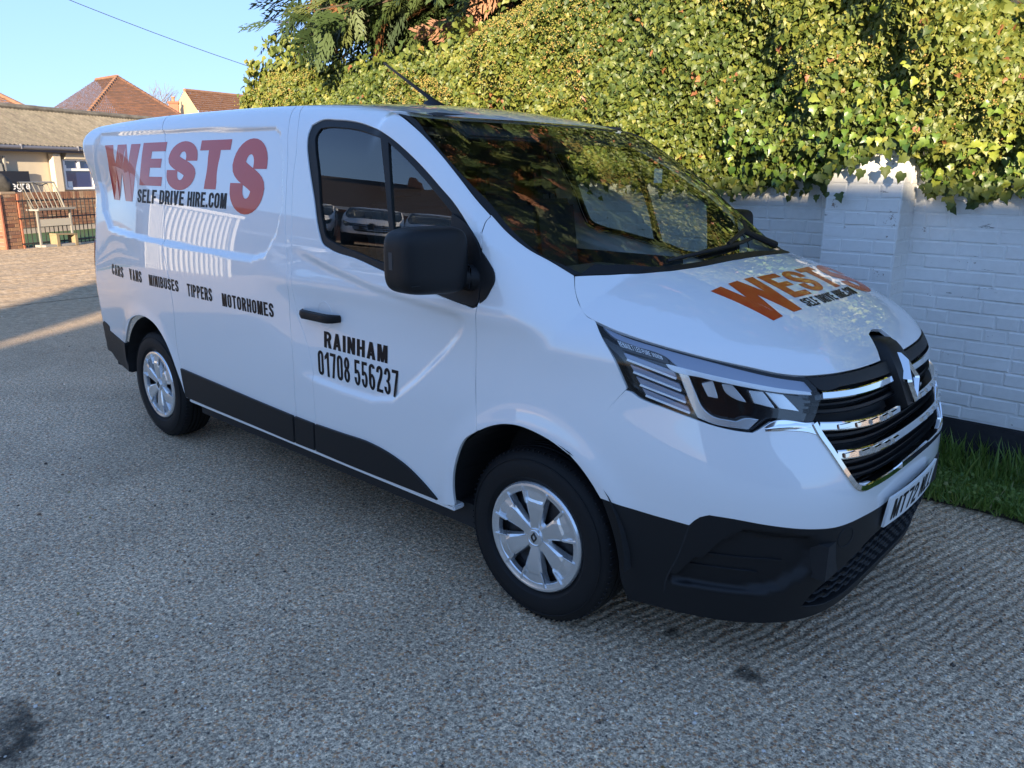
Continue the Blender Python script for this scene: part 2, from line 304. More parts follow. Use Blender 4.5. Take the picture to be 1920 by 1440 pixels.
# outlines of the van body, metres (x forward, y left, z up)
O = {
'seam_rear': [(-2.910,-0.780,1.905), (-2.910,-0.780,1.905), (-2.842,-0.823,1.834), (-2.782,-0.861,1.691), (-2.730,-0.900,1.524), (-2.713,-0.940,1.254), (-2.642,-0.975,1.064), (-2.621,-0.976,0.936), (-2.627,-0.973,0.812), (-2.619,-0.971,0.767), (-2.626,-0.967,0.657), (-2.621,-0.961,0.532)],
'seam_b1': [(-1.633,-0.756,1.902), (-1.568,-0.832,1.821), (-1.507,-0.885,1.683), (-1.485,-0.916,1.548), (-1.461,-0.951,1.344), (-1.432,-0.974,1.174), (-1.441,-0.967,0.965), (-1.433,-0.971,0.768), (-1.453,-0.961,0.557), (-1.457,-0.958,0.499), (-1.483,-0.946,0.348)],
'seam_b2': [(-1.607,-0.726,1.916), (-1.494,-0.831,1.818), (-1.449,-0.875,1.716), (-1.444,-0.901,1.616), (-1.419,-0.941,1.415), (-1.402,-0.966,1.211), (-1.396,-0.968,1.071), (-1.379,-0.963,0.982), (-1.357,-0.962,0.941), (-1.316,-0.961,0.845), (-1.289,-0.962,0.723), (-1.295,-0.960,0.527), (-1.319,-0.946,0.350)],
'seam_d': [(-0.218,-0.980,0.709), (-0.230,-0.970,0.807), (-0.233,-0.965,1.044), (-0.219,-0.973,1.176), (-0.214,-0.968,1.200), (-0.221,-0.947,1.358), (-0.228,-0.942,1.398), (-0.236,-0.925,1.438), (-0.246,-0.897,1.466), (-0.246,-0.867,1.484)],
'ws_out': [(-0.856,-0.775,1.851), (-0.702,-0.811,1.787), (-0.553,-0.834,1.699), (-0.405,-0.862,1.600), (-0.303,-0.873,1.524), (-0.240,-0.871,1.476), (-0.178,-0.868,1.429), (-0.092,-0.847,1.373), (-0.018,-0.814,1.334), (0.060,-0.783,1.290)],
'ws_in': [(-0.783,-0.774,1.835), (-0.657,-0.806,1.770), (-0.502,-0.837,1.671), (-0.371,-0.851,1.585), (-0.285,-0.847,1.524), (-0.193,-0.852,1.451), (-0.115,-0.844,1.394), (-0.049,-0.826,1.351), (0.020,-0.788,1.320), (0.070,-0.763,1.295)],
'cowl': [(0.103,-0.725,1.292), (0.137,-0.677,1.293), (0.173,-0.618,1.295), (0.226,-0.548,1.297), (0.265,-0.489,1.301), (0.290,-0.424,1.306), (0.311,-0.309,1.312), (0.307,-0.118,1.319)],
'hood_seam': [(0.062,-0.785,1.287), (0.089,-0.812,1.244), (0.127,-0.831,1.196), (0.169,-0.846,1.169), (0.203,-0.848,1.161)],
'hl': [(0.203,-0.849,1.160), (0.273,-0.849,1.144), (0.366,-0.839,1.125), (0.487,-0.807,1.101), (0.595,-0.760,1.079), (0.692,-0.697,1.058), (0.752,-0.645,1.043), (0.804,-0.576,1.032), (0.818,-0.568,1.018), (0.839,-0.554,0.993), (0.855,-0.546,0.966), (0.855,-0.564,0.937), (0.853,-0.591,0.895), (0.809,-0.649,0.899), (0.764,-0.694,0.900), (0.752,-0.709,0.887), (0.742,-0.721,0.876), (0.728,-0.734,0.866), (0.697,-0.755,0.868), (0.629,-0.792,0.879), (0.557,-0.823,0.899), (0.480,-0.851,0.920), (0.400,-0.875,0.943), (0.377,-0.880,0.956), (0.363,-0.883,0.967), (0.308,-0.892,1.064), (0.250,-0.879,1.124)],
'fb_seam': [(0.360,-0.885,0.960), (0.319,-0.900,0.905), (0.188,-0.948,0.717)],
'arch_f': [(-0.366,-0.953,0.361), (-0.369,-0.958,0.415), (-0.362,-0.965,0.484), (-0.332,-0.974,0.577), (-0.288,-0.979,0.658), (-0.217,-0.980,0.711), (-0.173,-0.980,0.736), (-0.092,-0.976,0.767), (-0.022,-0.972,0.776), (0.045,-0.966,0.768), (0.109,-0.959,0.751), (0.186,-0.948,0.715), (0.231,-0.941,0.680), (0.271,-0.931,0.633), (0.305,-0.922,0.584), (0.332,-0.911,0.521), (0.354,-0.900,0.445), (0.367,-0.891,0.372), (0.375,-0.883,0.296)],
'hood_front': [(0.808,-0.560,1.037), (0.842,-0.470,1.034), (0.874,-0.299,1.026), (0.884,-0.135,1.020), (0.885,-0.100,1.019)],
'arch_r': [(-3.451,-0.906,0.328), (-3.530,-0.902,0.345), (-3.534,-0.907,0.423), (-3.533,-0.911,0.502), (-3.478,-0.925,0.557), (-3.372,-0.943,0.656), (-3.292,-0.955,0.718), (-3.183,-0.966,0.760), (-3.063,-0.974,0.780), (-2.965,-0.977,0.775), (-2.882,-0.977,0.751), (-2.828,-0.976,0.718), (-2.770,-0.974,0.664), (-2.720,-0.971,0.591), (-2.686,-0.966,0.516), (-2.656,-0.960,0.439), (-2.632,-0.951,0.358)],
'sill': [(-2.656,-0.955,0.362), (-2.379,-0.945,0.340), (-1.870,-0.945,0.331), (-1.467,-0.944,0.329), (-1.296,-0.945,0.337), (-0.892,-0.945,0.340), (-0.541,-0.946,0.346), (-0.367,-0.952,0.352)],
'trim_door': [(-1.291,-0.957,0.495), (-1.086,-0.958,0.499), (-0.887,-0.958,0.502), (-0.747,-0.956,0.484), (-0.642,-0.954,0.455), (-0.555,-0.951,0.413), (-0.466,-0.950,0.360), (-0.766,-0.946,0.355), (-1.065,-0.946,0.353), (-1.309,-0.946,0.355)],
'trim_mid': [(-1.461,-0.957,0.496), (-1.303,-0.957,0.494), (-1.324,-0.946,0.355), (-1.480,-0.946,0.353)],
'trim_rear': [(-2.622,-0.961,0.532), (-2.160,-0.959,0.516), (-1.740,-0.958,0.502), (-1.476,-0.957,0.495), (-1.495,-0.946,0.352), (-1.988,-0.947,0.356), (-2.450,-0.947,0.358), (-2.617,-0.949,0.361)],
'rb_top': [(-3.899,-0.869,0.577), (-3.899,-0.869,0.577), (-3.760,-0.882,0.555), (-3.635,-0.896,0.542), (-3.501,-0.919,0.539)],
'rb_bot': [(-3.535,-0.901,0.340), (-3.938,-0.851,0.382), (-3.938,-0.851,0.382), (-3.812,-0.860,0.346), (-3.665,-0.876,0.335), (-3.535,-0.901,0.340)],
'black': [(0.309,-0.922,0.584), (0.388,-0.904,0.574), (0.473,-0.876,0.563), (0.541,-0.856,0.557), (0.593,-0.838,0.551), (0.608,-0.834,0.571), (0.623,-0.829,0.585), (0.649,-0.818,0.597), (0.708,-0.791,0.595), (0.810,-0.727,0.582), (0.900,-0.636,0.568), (0.941,-0.568,0.562), (0.984,-0.412,0.565), (0.995,-0.235,0.549)],
'bumpseam': [(0.593,-0.838,0.551), (0.560,-0.840,0.428), (0.522,-0.840,0.327), (0.517,-0.836,0.284)],
'fog': [(0.729,-0.741,0.528), (0.754,-0.730,0.541), (0.905,-0.617,0.524), (0.930,-0.580,0.476), (0.903,-0.604,0.415), (0.865,-0.639,0.349), (0.809,-0.689,0.321), (0.677,-0.776,0.321), (0.604,-0.809,0.325), (0.613,-0.778,0.352), (0.656,-0.768,0.416), (0.706,-0.752,0.494)],
'grille_side': [(0.853,-0.591,0.895), (0.855,-0.587,0.895), (0.877,-0.569,0.862), (0.899,-0.554,0.820), (0.920,-0.536,0.777), (0.943,-0.510,0.727), (0.955,-0.491,0.702)],
'win_out': [(-1.337,-0.891,1.657), (-1.372,-0.872,1.729), (-1.392,-0.847,1.788), (-1.395,-0.824,1.825), (-1.353,-0.807,1.844), (-1.244,-0.803,1.843), (-1.095,-0.808,1.829), (-0.962,-0.823,1.801), (-0.810,-0.861,1.757), (-0.693,-0.875,1.701), (-0.578,-0.891,1.638), (-0.465,-0.910,1.569), (-0.396,-0.921,1.526), (-0.308,-0.934,1.452), (-0.228,-0.946,1.369), (-0.212,-0.971,1.185), (-0.231,-0.975,1.168), (-0.278,-0.975,1.172), (-0.436,-0.970,1.194), (-0.753,-0.962,1.249), (-0.932,-0.958,1.284), (-1.124,-0.955,1.312), (-1.175,-0.952,1.330), (-1.205,-0.947,1.374), (-1.264,-0.923,1.515)],
'win_g1': [(-1.274,-0.895,1.643), (-1.317,-0.872,1.729), (-1.338,-0.849,1.783), (-1.326,-0.831,1.812), (-1.275,-0.827,1.816), (-1.189,-0.827,1.813), (-1.067,-0.830,1.801), (-0.965,-0.839,1.781), (-0.875,-0.862,1.760), (-0.801,-0.907,1.592), (-0.745,-0.940,1.419), (-0.712,-0.959,1.271), (-0.755,-0.959,1.277), (-0.934,-0.955,1.307), (-1.115,-0.951,1.341), (-1.160,-0.949,1.359), (-1.192,-0.940,1.418)],
'win_g2': [(-0.824,-0.867,1.744), (-0.752,-0.876,1.709), (-0.657,-0.890,1.657), (-0.564,-0.905,1.601), (-0.476,-0.918,1.542), (-0.385,-0.930,1.479), (-0.382,-0.944,1.389), (-0.380,-0.962,1.249), (-0.441,-0.965,1.225), (-0.670,-0.960,1.264), (-0.719,-0.940,1.420), (-0.771,-0.907,1.593)],
'sail': [(-0.386,-0.929,1.485), (-0.308,-0.935,1.450), (-0.229,-0.946,1.366), (-0.214,-0.970,1.188), (-0.231,-0.974,1.171), (-0.279,-0.975,1.175), (-0.446,-0.970,1.196), (-0.380,-0.962,1.249), (-0.382,-0.944,1.389)],
'tri': [(-0.219,-0.947,1.361), (-0.187,-0.947,1.328), (-0.158,-0.950,1.293), (-0.152,-0.954,1.267), (-0.167,-0.960,1.234), (-0.185,-0.966,1.203), (-0.207,-0.971,1.185), (-0.214,-0.956,1.282)],
'handle': [(-1.341,-0.960,1.031), (-1.222,-0.950,1.034), (-1.075,-0.951,1.043), (-1.081,-0.949,0.995), (-1.228,-0.949,0.988), (-1.341,-0.959,0.996)],
'wests': [(-3.658,-0.829,1.788), (-1.768,-0.839,1.769), (-1.692,-0.917,1.427), (-3.461,-0.861,1.435)],
'q_wests': [(-3.663,-0.828,1.793), (-1.770,-0.838,1.772), (-1.683,-0.918,1.422), (-3.685,-0.826,1.441)],
'q_self': [(-3.176,-0.883,1.528), (-2.056,-0.902,1.515), (-2.042,-0.916,1.434), (-3.157,-0.898,1.446)],
'q_cars': [(-3.576,-0.911,1.044), (-3.321,-0.944,1.050), (-3.332,-0.945,0.982), (-3.582,-0.914,0.978)],
'q_vans': [(-3.204,-0.956,1.051), (-2.996,-0.970,1.052), (-3.008,-0.971,0.983), (-3.207,-0.958,0.985)],
'q_mini': [(-2.893,-0.974,1.048), (-2.522,-0.976,1.041), (-2.526,-0.976,0.979), (-2.899,-0.975,0.983)],
'q_tip': [(-2.424,-0.976,1.040), (-2.147,-0.976,1.037), (-2.152,-0.976,0.968), (-2.422,-0.976,0.973)],
'q_mot': [(-2.045,-0.976,1.030), (-1.569,-0.971,1.023), (-1.572,-0.971,0.957), (-2.050,-0.976,0.963)],
'q_rain': [(-1.220,-0.950,0.942), (-0.763,-0.950,0.942), (-0.757,-0.953,0.871), (-1.201,-0.953,0.873)],
'q_tel': [(-1.259,-0.955,0.853), (-0.692,-0.954,0.847), (-0.689,-0.967,0.741), (-1.265,-0.956,0.736)],
'taill': [(-3.979,-0.867,0.990), (-3.979,-0.867,0.990), (-3.976,-0.871,0.936)],
}
O.update({
'lp_band': [(0.235,-0.850,1.152), (0.323,-0.849,1.130), (0.450,-0.822,1.104), (0.597,-0.763,1.073), (0.755,-0.650,1.032), (0.814,-0.577,1.017), (0.838,-0.564,0.987), (0.833,-0.576,0.982), (0.817,-0.597,0.989), (0.734,-0.689,1.008), (0.608,-0.777,1.029), (0.493,-0.826,1.062), (0.475,-0.829,1.076), (0.354,-0.857,1.109), (0.292,-0.864,1.126)],
'lp_white': [(0.472,-0.837,1.057), (0.574,-0.794,1.038), (0.673,-0.736,1.019), (0.764,-0.662,1.000), (0.833,-0.575,0.984), (0.837,-0.573,0.977), (0.766,-0.664,0.990), (0.675,-0.738,1.007), (0.576,-0.796,1.026), (0.481,-0.836,1.049)],
'lp_l': [(0.508,-0.826,1.041), (0.538,-0.815,1.030), (0.561,-0.810,0.982), (0.595,-0.801,0.925), (0.613,-0.794,0.911), (0.683,-0.757,0.896), (0.703,-0.741,0.907), (0.737,-0.716,0.906), (0.717,-0.739,0.876), (0.692,-0.756,0.878), (0.628,-0.791,0.885), (0.581,-0.812,0.900), (0.562,-0.816,0.930), (0.534,-0.822,0.987)],
'fin0': [(0.298,-0.865,1.123), (0.466,-0.830,1.082), (0.479,-0.834,1.059), (0.330,-0.877,1.091)],
'fin1': [(0.337,-0.879,1.081), (0.498,-0.832,1.036), (0.508,-0.830,1.012), (0.356,-0.880,1.057)],
'fin2': [(0.364,-0.879,1.042), (0.516,-0.828,0.997), (0.526,-0.826,0.976), (0.379,-0.876,1.019)],
'fin3': [(0.386,-0.875,1.005), (0.533,-0.824,0.962), (0.543,-0.823,0.941), (0.404,-0.871,0.980)],
'fin4': [(0.408,-0.870,0.971), (0.548,-0.822,0.928), (0.559,-0.821,0.910), (0.424,-0.867,0.949)],
'ref1': [(0.579,-0.798,1.003), (0.606,-0.781,1.015), (0.628,-0.778,0.962), (0.600,-0.792,0.966)],
'ref2': [(0.633,-0.767,1.008), (0.660,-0.749,1.005), (0.702,-0.730,0.955), (0.679,-0.746,0.962), (0.644,-0.764,0.985)],
'ref3': [(0.704,-0.721,0.992), (0.738,-0.692,0.989), (0.774,-0.672,0.939), (0.723,-0.715,0.954)],
'ref4': [(0.744,-0.687,0.989), (0.786,-0.645,0.981), (0.829,-0.610,0.929), (0.785,-0.661,0.939)],
'lp_proj': [(0.552,-0.808,1.029), (0.676,-0.738,1.006), (0.766,-0.664,0.989), (0.837,-0.574,0.975), (0.850,-0.558,0.963), (0.850,-0.591,0.905), (0.763,-0.693,0.908), (0.705,-0.738,0.911), (0.692,-0.751,0.898), (0.610,-0.795,0.917), (0.590,-0.802,0.937)],
'chr_piece': [(0.751,-0.711,0.885), (0.764,-0.695,0.898), (0.850,-0.597,0.893), (0.871,-0.584,0.856), (0.851,-0.609,0.866), (0.802,-0.666,0.875), (0.768,-0.698,0.876)],
'wip': [(0.183,-0.580,1.304), (0.214,-0.430,1.332), (0.227,-0.344,1.343), (0.247,-0.219,1.348), (0.260,-0.087,1.349), (0.224,0.044,1.374), (0.164,0.215,1.402)],
'door_crease': [(-1.202,-0.954,0.739), (-0.734,-0.969,0.713), (-0.537,-0.964,0.861), (-0.258,-0.975,1.119)],
'hself': [(0.583,-0.374,1.214), (0.587,0.158,1.223), (0.625,0.141,1.206), (0.612,-0.370,1.202)],
'hcap': [(-1.199,-0.951,1.054)],
})
# ---------------------------------------------------------------- skin panels on the body surface
class Par:
    """parallel projection; d points outwards"""
    def __init__(s, d):
        s.d = np.array(d, float) / np.linalg.norm(d)
        a = np.array([0, 0, 1.]) if abs(s.d[2]) < .8 else np.array([1., 0, 0])
        s.e1 = np.cross(a, s.d); s.e1 /= np.linalg.norm(s.e1); s.e2 = np.cross(s.d, s.e1)
    def fwd(s, p): p = np.asarray(p, float); return np.stack([p @ s.e1, p @ s.e2], -1)
    def inv(s, q):
        o = q[:, :1] * s.e1 + q[:, 1:2] * s.e2 + s.d * (np.array([-.5, 0, 1.]) @ s.d + 4.2)
        return hit(o, -s.d, 9, .05)
class Cyl:
    """rays from a vertical axis; u = angle * .95, v = z"""
    def __init__(s, cx=-.1): s.cx = cx
    def fwd(s, p):
        p = np.asarray(p, float); return np.stack([np.arctan2(p[..., 1], p[..., 0] - s.cx) * .95, p[..., 2]], -1)
    def inv(s, q):
        a = q[:, 0] / .95; d = np.stack([np.cos(a), np.sin(a), a * 0], -1)
        o = np.stack([s.cx + 2.2 * np.cos(a), 2.2 * np.sin(a), q[:, 1]], -1)
        return hit(o, -d, 2.2, .03)
def smooth_loop(pts, sp, closed=True, corner=48):
    """Catmull-Rom resampling that keeps sharp corners"""
    p = np.asarray(pts, float); n = len(p); out = []
    def cor(i):
        if not closed and (i == 0 or i == n - 1): return True
        a = p[i] - p[i - 1]; b = p[(i + 1) % n] - p[i]
        ang = abs(math.degrees(math.atan2(a[0] * b[1] - a[1] * b[0], a @ b)))
        return ang > corner
    cs = [cor(i) for i in range(n)]
    for i in range(n if closed else n - 1):
        p1, p2 = p[i], p[(i + 1) % n]
        L = np.linalg.norm(p2 - p1)
        if L < 1e-6: continue
        p0 = p1 - (p2 - p1) if cs[i] else p[i - 1]
        p3 = p2 + (p2 - p1) if cs[(i + 1) % n] else p[(i + 2) % n]
        # chord-limited tangents
        def tan(a, b, c):
            l1, l2 = np.linalg.norm(b - a), np.linalg.norm(c - b)
            return ((b - a) / max(l1, 1e-9) * l2 + (c - b) / max(l2, 1e-9) * l1) / max(l1 + l2, 1e-9)
        t1, t2 = tan(p0, p1, p2) * L, tan(p1, p2, p3) * L
        m = max(1, int(round(L / sp)))
        for k in range(m):
            t = k / m; t_2 = t * t; t3 = t_2 * t
            out.append((2*t3 - 3*t_2 + 1) * p1 + (t3 - 2*t_2 + t) * t1 + (-2*t3 + 3*t_2) * p2 + (t3 - t_2) * t2)
    if not closed: out.append(p[-1])
    return np.array(out)
def inset(loop, e):
    if e == 0: return loop
    a = loop - np.roll(loop, 1, 0); b = np.roll(loop, -1, 0) - loop
    a /= np.maximum(np.linalg.norm(a, axis=1, keepdims=True), 1e-9); b /= np.maximum(np.linalg.norm(b, axis=1, keepdims=True), 1e-9)
    area = 0.5 * np.sum(loop[:, 0] * np.roll(loop[:, 1], -1) - np.roll(loop[:, 0], -1) * loop[:, 1])
    s = 1 if area > 0 else -1
    na = np.stack([-a[:, 1], a[:, 0]], -1) * s; nb = np.stack([-b[:, 1], b[:, 0]], -1) * s
    n = na + nb; c = np.maximum(1 + np.sum(na * nb, 1, keepdims=True), .5)
    return loop + n / c * e
def grid_in(loop, sp, holes=()):
    lo, hi = loop.min(0), loop.max(0)
    xs = np.arange(lo[0], hi[0], sp); zs = np.arange(lo[1], hi[1], sp * .87)
    g = np.array([(x + (sp / 2 if j % 2 else 0), z) for j, z in enumerate(zs) for x in xs])
    if len(g) == 0: return np.zeros((0, 2))
    k = poly_sd(g[:, 0], g[:, 1], loop) < -sp * .45
    for h in holes: k &= poly_sd(g[:, 0], g[:, 1], h) > sp * .45
    return g[k]
def cdt(loop, holes, inner):
    pts = [loop] + list(holes) + ([inner] if len(inner) else [])
    allp = np.concatenate(pts); ed = []; s = 0
    for l in [loop] + list(holes):
        n = len(l); ed += [(s + i, s + (i + 1) % n) for i in range(n)]; s += n
    r = delaunay_2d_cdt([Vector(q) for q in allp], ed, [], 0, 1e-7)
    v = np.array([tuple(q) for q in r[0]]); f = np.array([t for t in r[2] if len(t) == 3])
    c = v[f].mean(1); k = poly_sd(c[:, 0], c[:, 1], loop) < 0
    for h in holes: k &= poly_sd(c[:, 0], c[:, 1], h) > 0
    f = f[k]
    a = v[f]; ar = (a[:, 1, 0] - a[:, 0, 0]) * (a[:, 2, 1] - a[:, 0, 1]) - (a[:, 1, 1] - a[:, 0, 1]) * (a[:, 2, 0] - a[:, 0, 0])
    f = f[np.abs(ar) > 1e-10]; ar = ar[np.abs(ar) > 1e-10]
    f[ar < 0] = f[ar < 0][:, ::-1]
    return v, f
def panel(name, pts, proj, m, parent, sp=.03, gap=.002, flange=.014, off=0., holes=(), both=True, corner=48, bsp=None, edge=.0, nfn=None, ntilt=1.):
    """one skin panel from an outline on the body; also its mirror image"""
    loop = inset(smooth_loop(proj.fwd(pts), bsp or sp * .7, True, corner), gap)
    hl = [inset(smooth_loop(proj.fwd(h), bsp or sp * .7, True, corner), -gap) for h in holes]
    v2, f = cdt(loop, hl, grid_in(loop, sp, hl))
    used = np.unique(f); remap = -np.ones(len(v2), int); remap[used] = np.arange(len(used)); v2 = v2[used]; f = remap[f]
    p = proj.inv(v2)
    bad = np.isnan(p).any(1)
    if bad.any():
        good = np.where(~bad)[0]
        for i in np.where(bad)[0]:
            j = good[np.argmin(((v2[good] - v2[i]) ** 2).sum(1))]; p[i] = p[j]
        print('panel', name, 'misses', bad.sum())
    n = Gn(p); p = p + n * off
    if nfn is not None: n = Gn(p, nfn)
    if ntilt != 1: n = n * [1, 1, ntilt]; n /= np.linalg.norm(n, axis=1, keepdims=True)
    # boundary edges -> flange
    e = {}
    for t in f:
        for a, b in ((t[0], t[1]), (t[1], t[2]), (t[2], t[0])): e[(a, b)] = 1
    be = [(a, b) for (a, b) in e if (b, a) not in e]
    V = [p]; N = [n]; F = [tuple(t) for t in f]; base = len(p)
    if flange and be:
        bv = sorted({a for a, b in be} | {b for a, b in be}); ix = {v: i for i, v in enumerate(bv)}
        out = np.zeros((len(bv), 3))
        for a, b in be:
            t = p[b] - p[a]; o = np.cross(t, n[a]); l = np.linalg.norm(o)
            if l > 1e-9: o = o / l; out[ix[a]] += o; out[ix[b]] += o
        out /= np.maximum(np.linalg.norm(out, axis=1, keepdims=True), 1e-9)
        r = .0022                                                   # rolled edge
        bp, bn = p[bv], n[bv]
        rings = [(bp + out * r * .7 - bn * r * .3, out * .7 + bn * .7), (bp + out * r - bn * r * 1.2, out), (bp + out * r - bn * flange, out)]
        s = base; prev = [ix_v for ix_v in bv]
        prev_id = {v: v for v in bv}
        for q, nn in rings:
            V.append(q); N.append(nn)
            cur = {v: s + ix[v] for v in bv}
            for a, b in be: F.append((prev_id[b], prev_id[a], cur[a], cur[b]))
            prev_id = cur; s += len(bv)
    V = np.concatenate(V); N = np.concatenate(N)
    # orient faces to the normal
    a = V[[t[0] for t in F]]; b = V[[t[1] for t in F]]; c = V[[t[2] for t in F]]
    fn = np.cross(b - a, c - a); av = N[[t[0] for t in F]] + N[[t[1] for t in F]] + N[[t[2] for t in F]]
    fl = (fn * av).sum(1) < 0
    F = [t[::-1] if fl[i] else t for i, t in enumerate(F)]
    o = mesh_obj(name, V, F, m, parent, normals=N)
    res = [o]
    if both:
        V2 = V * [1, -1, 1]; N2 = N * [1, -1, 1]
        res.append(mesh_obj(name, V2, [t[::-1] for t in F], m, parent, normals=N2))
    return res
# ---------------------------------------------------------------- heavy sans lettering as shapes
def ell(cx, cy, rx, ry, a0, a1, tx, ty, n=14):
    o, i = [], []
    for k in range(n + 1):
        a = R(a0 + (a1 - a0) * k / n); c, s_ = math.cos(a), math.sin(a)
        o.append((cx + rx * c, cy + ry * s_)); i.append((cx + (rx - tx) * c, cy + (ry - ty) * s_))
    return [(o[k], o[k+1], i[k+1], i[k]) for k in range(n)]
def rc(x0, y0, x1, y1): return [((x0, y0), (x1, y0), (x1, y1), (x0, y1))]
def bez(p0, p1, p2, p3, t0, n=12):
    q = []
    for k in range(n + 1):
        t = k / n; P_ = [(1-t)**3 * p0[i] + 3*(1-t)**2*t*p1[i] + 3*(1-t)*t*t*p2[i] + t**3*p3[i] for i in (0, 1)]
        D = [3*(1-t)**2*(p1[i]-p0[i]) + 6*(1-t)*t*(p2[i]-p1[i]) + 3*t*t*(p3[i]-p2[i]) for i in (0, 1)]
        l = math.hypot(*D); nx, ny = -D[1] / l, D[0] / l; q.append(((P_[0] + nx*t0/2, P_[1] + ny*t0/2), (P_[0] - nx*t0/2, P_[1] - ny*t0/2)))
    return [(q[k][0], q[k+1][0], q[k+1][1], q[k][1]) for k in range(n)]
def glyph(c, t=.2, w=.56):
    h = t * .80; H = w / 2
    if c in 'O0':
        r = H; return ell(H, 1 - r, r, r, 0, 180, t, h) + ell(H, r, r, r, 180, 360, t, h) + rc(0, r, t, 1 - r) + rc(w - t, r, w, 1 - r), w
    if c == 'C' or c == 'G':
        r = H; g = ell(H, 1 - r, r, r, 0, 180, t, h) + ell(H, r, r, r, 180, 360, t, h) + rc(0, r, t, 1 - r) + rc(w - t, .63, w, 1 - r)
        return g + (rc(w - t, r, w, .37) if c == 'C' else rc(w - t, 0, w, .50) + rc(H, .38, w, .52)), w
    if c in 'Ss':
        r = H; y1, y2 = 1 - r, r
        g = ell(H, y1, r, r, 0, 180, t, h) + ell(H, y2, r, r, 180, 360, t, h) + rc(w - t, y1 - .06, w, y1) + rc(0, y2, t, y2 + .07)
        return g + bez((t / 2, y1), (t / 2, .54), (w - t / 2, .46), (w - t / 2, y2), t * 1.04), w
    if c == 'E': return rc(0, 0, t, 1) + rc(t, 0, w * .94, h) + rc(t, 1 - h, w * .94, 1) + rc(t, .5 - h / 2 + .02, w * .84, .5 + h / 2 + .02), w * .94
    if c == 'F': return rc(0, 0, t, 1) + rc(t, 1 - h, w * .9, 1) + rc(t, .47 - h / 2, w * .8, .47 + h / 2), w * .9
    if c == 'L': return rc(0, 0, t, 1) + rc(t, 0, w * .88, h), w * .88
    if c == 'T': return rc(0, 1 - h, w, 1) + rc(H - t / 2, 0, H + t / 2, 1 - h), w
    if c == 'H': return rc(0, 0, t, 1) + rc(w - t, 0, w, 1) + rc(t, .5 - h / 2, w - t, .5 + h / 2), w
    if c == 'I': return rc(0, 0, t, 1), t
    if c == '.': return rc(0, 0, t, t), t
    if c == 'N': return rc(0, 0, t, 1) + rc(w - t, 0, w, 1) + [((0, 1), (t, 1), (w, 0), (w - t, 0))], w
    if c == 'M':
        W = w * 1.22; return rc(0, 0, t * .9, 1) + rc(W - t * .9, 0, W, 1) + [((0, 1), (t * 1.25, 1), (W/2 + t*.40, 0), (W/2 - t*.40, 0)), ((W, 1), (W/2 + t*.40, 0), (W/2 - t*.40, 0), (W - t*1.25, 1))], W
    if c == 'W':
        W = w * 1.5; q = W / 4; a = t * .52
        return [((0, 1), (2*a, 1), (q + a, 0), (q - a, 0)), ((2*q - a, 1), (2*q + a, 1), (q + a, 0), (q - a, 0)),
                ((2*q - a, 1), (2*q + a, 1), (3*q + a, 0), (3*q - a, 0)), ((W - 2*a, 1), (W, 1), (3*q + a, 0), (3*q - a, 0))], W
    if c == 'A':
        W = w * 1.08; return [((0, 0), (t, 0), (W/2 + t*.5, 1), (W/2 - t*.5, 1)), ((W, 0), (W - t, 0), (W/2 - t*.5, 1), (W/2 + t*.5, 1))] + rc(W * .2, .2, W * .8, .2 + h * .85), W
    if c == 'V':
        W = w * 1.05; return [((0, 1), (t, 1), (W/2 + t*.5, 0), (W/2 - t*.5, 0)), ((W, 1), (W - t, 1), (W/2 - t*.5, 0), (W/2 + t*.5, 0))], W
    if c == 'U': return rc(0, H, t, 1) + rc(w - t, H, w, 1) + ell(H, H, H, H, 180, 360, t, h), w
    if c == 'D': return rc(0, 0, t, 1) + rc(t, 0, w * .5, h) + rc(t, 1 - h, w * .5, 1) + ell(w * .5, 1 - H, H, H, 0, 90, t, h) + ell(w * .5, H, H, H, 270, 360, t, h) + rc(w - t, H, w, 1 - H), w
    if c in 'PRB':
        r = (.5 + h / 2) / 2 if c != 'P' else .29
        yc = 1 - r; g = rc(0, 0, t, 1) + rc(t, 1 - h, w - r, 1) + rc(t, 1 - 2*r, w - r, 1 - 2*r + h) + ell(w - r, yc, r, r, -90, 90, t, h)
        if c == 'R': g += [((w * .42, 1 - 2*r + h*.5), (w * .42 + t, 1 - 2*r + h*.5), (w + .02, 0), (w + .02 - t * 1.1, 0))]
        if c == 'B': r2 = (.5 + h / 2) / 2; g += rc(t, 0, w - r2, h) + ell(w - r2 + .01, r2, r2, r2, -90, 90, t, h)
        return g, w
    if c == '1': return rc(.16, 0, .16 + t, 1) + [((0, .66), (0, .80), (.18, 1), (.18, .76))], .16 + t
    if c == '7': return rc(0, 1 - h, w, 1) + [((w - t * 1.0, 1 - h), (w, 1 - h), (w * .25 + t, 0), (w * .25, 0))], w
    if c == '2':
        r = H; return ell(H, 1 - r, r, r, 0, 180, t, h) + rc(0, 1 - r - .06, t, 1 - r) + rc(0, 0, w, h) + bez((w - t/2, 1 - r), (w - t/2, .5), (t * .6, .38), (t * .55, h * .6), t), w
    if c == '3':
        r = H; return ell(H, .735, H, .265, -80, 180, t, h) + ell(H, .28, H, .28, 180, 440, t, h) + rc(H * .72, .46, H * 1.1, .46 + h * .8), w
    if c == '5':
        r = H; return rc(w * .06, 1 - h, w * .92, 1) + rc(w * .06, .46, w * .06 + t * .85, 1 - h) + ell(H, .32, H, .32, 180, 495, t, h), w
    if c == '6':
        r = H; return ell(H, 1 - r, r, r, 15, 180, t, h) + rc(0, r, t, 1 - r) + ell(H, .31, H, .31, 0, 360, t, h, 28), w
    if c == '8':
        return ell(H, .745, H * .93, .255, 0, 360, t, h, 26) + ell(H, .28, H, .28, 0, 360, t, h, 26), w
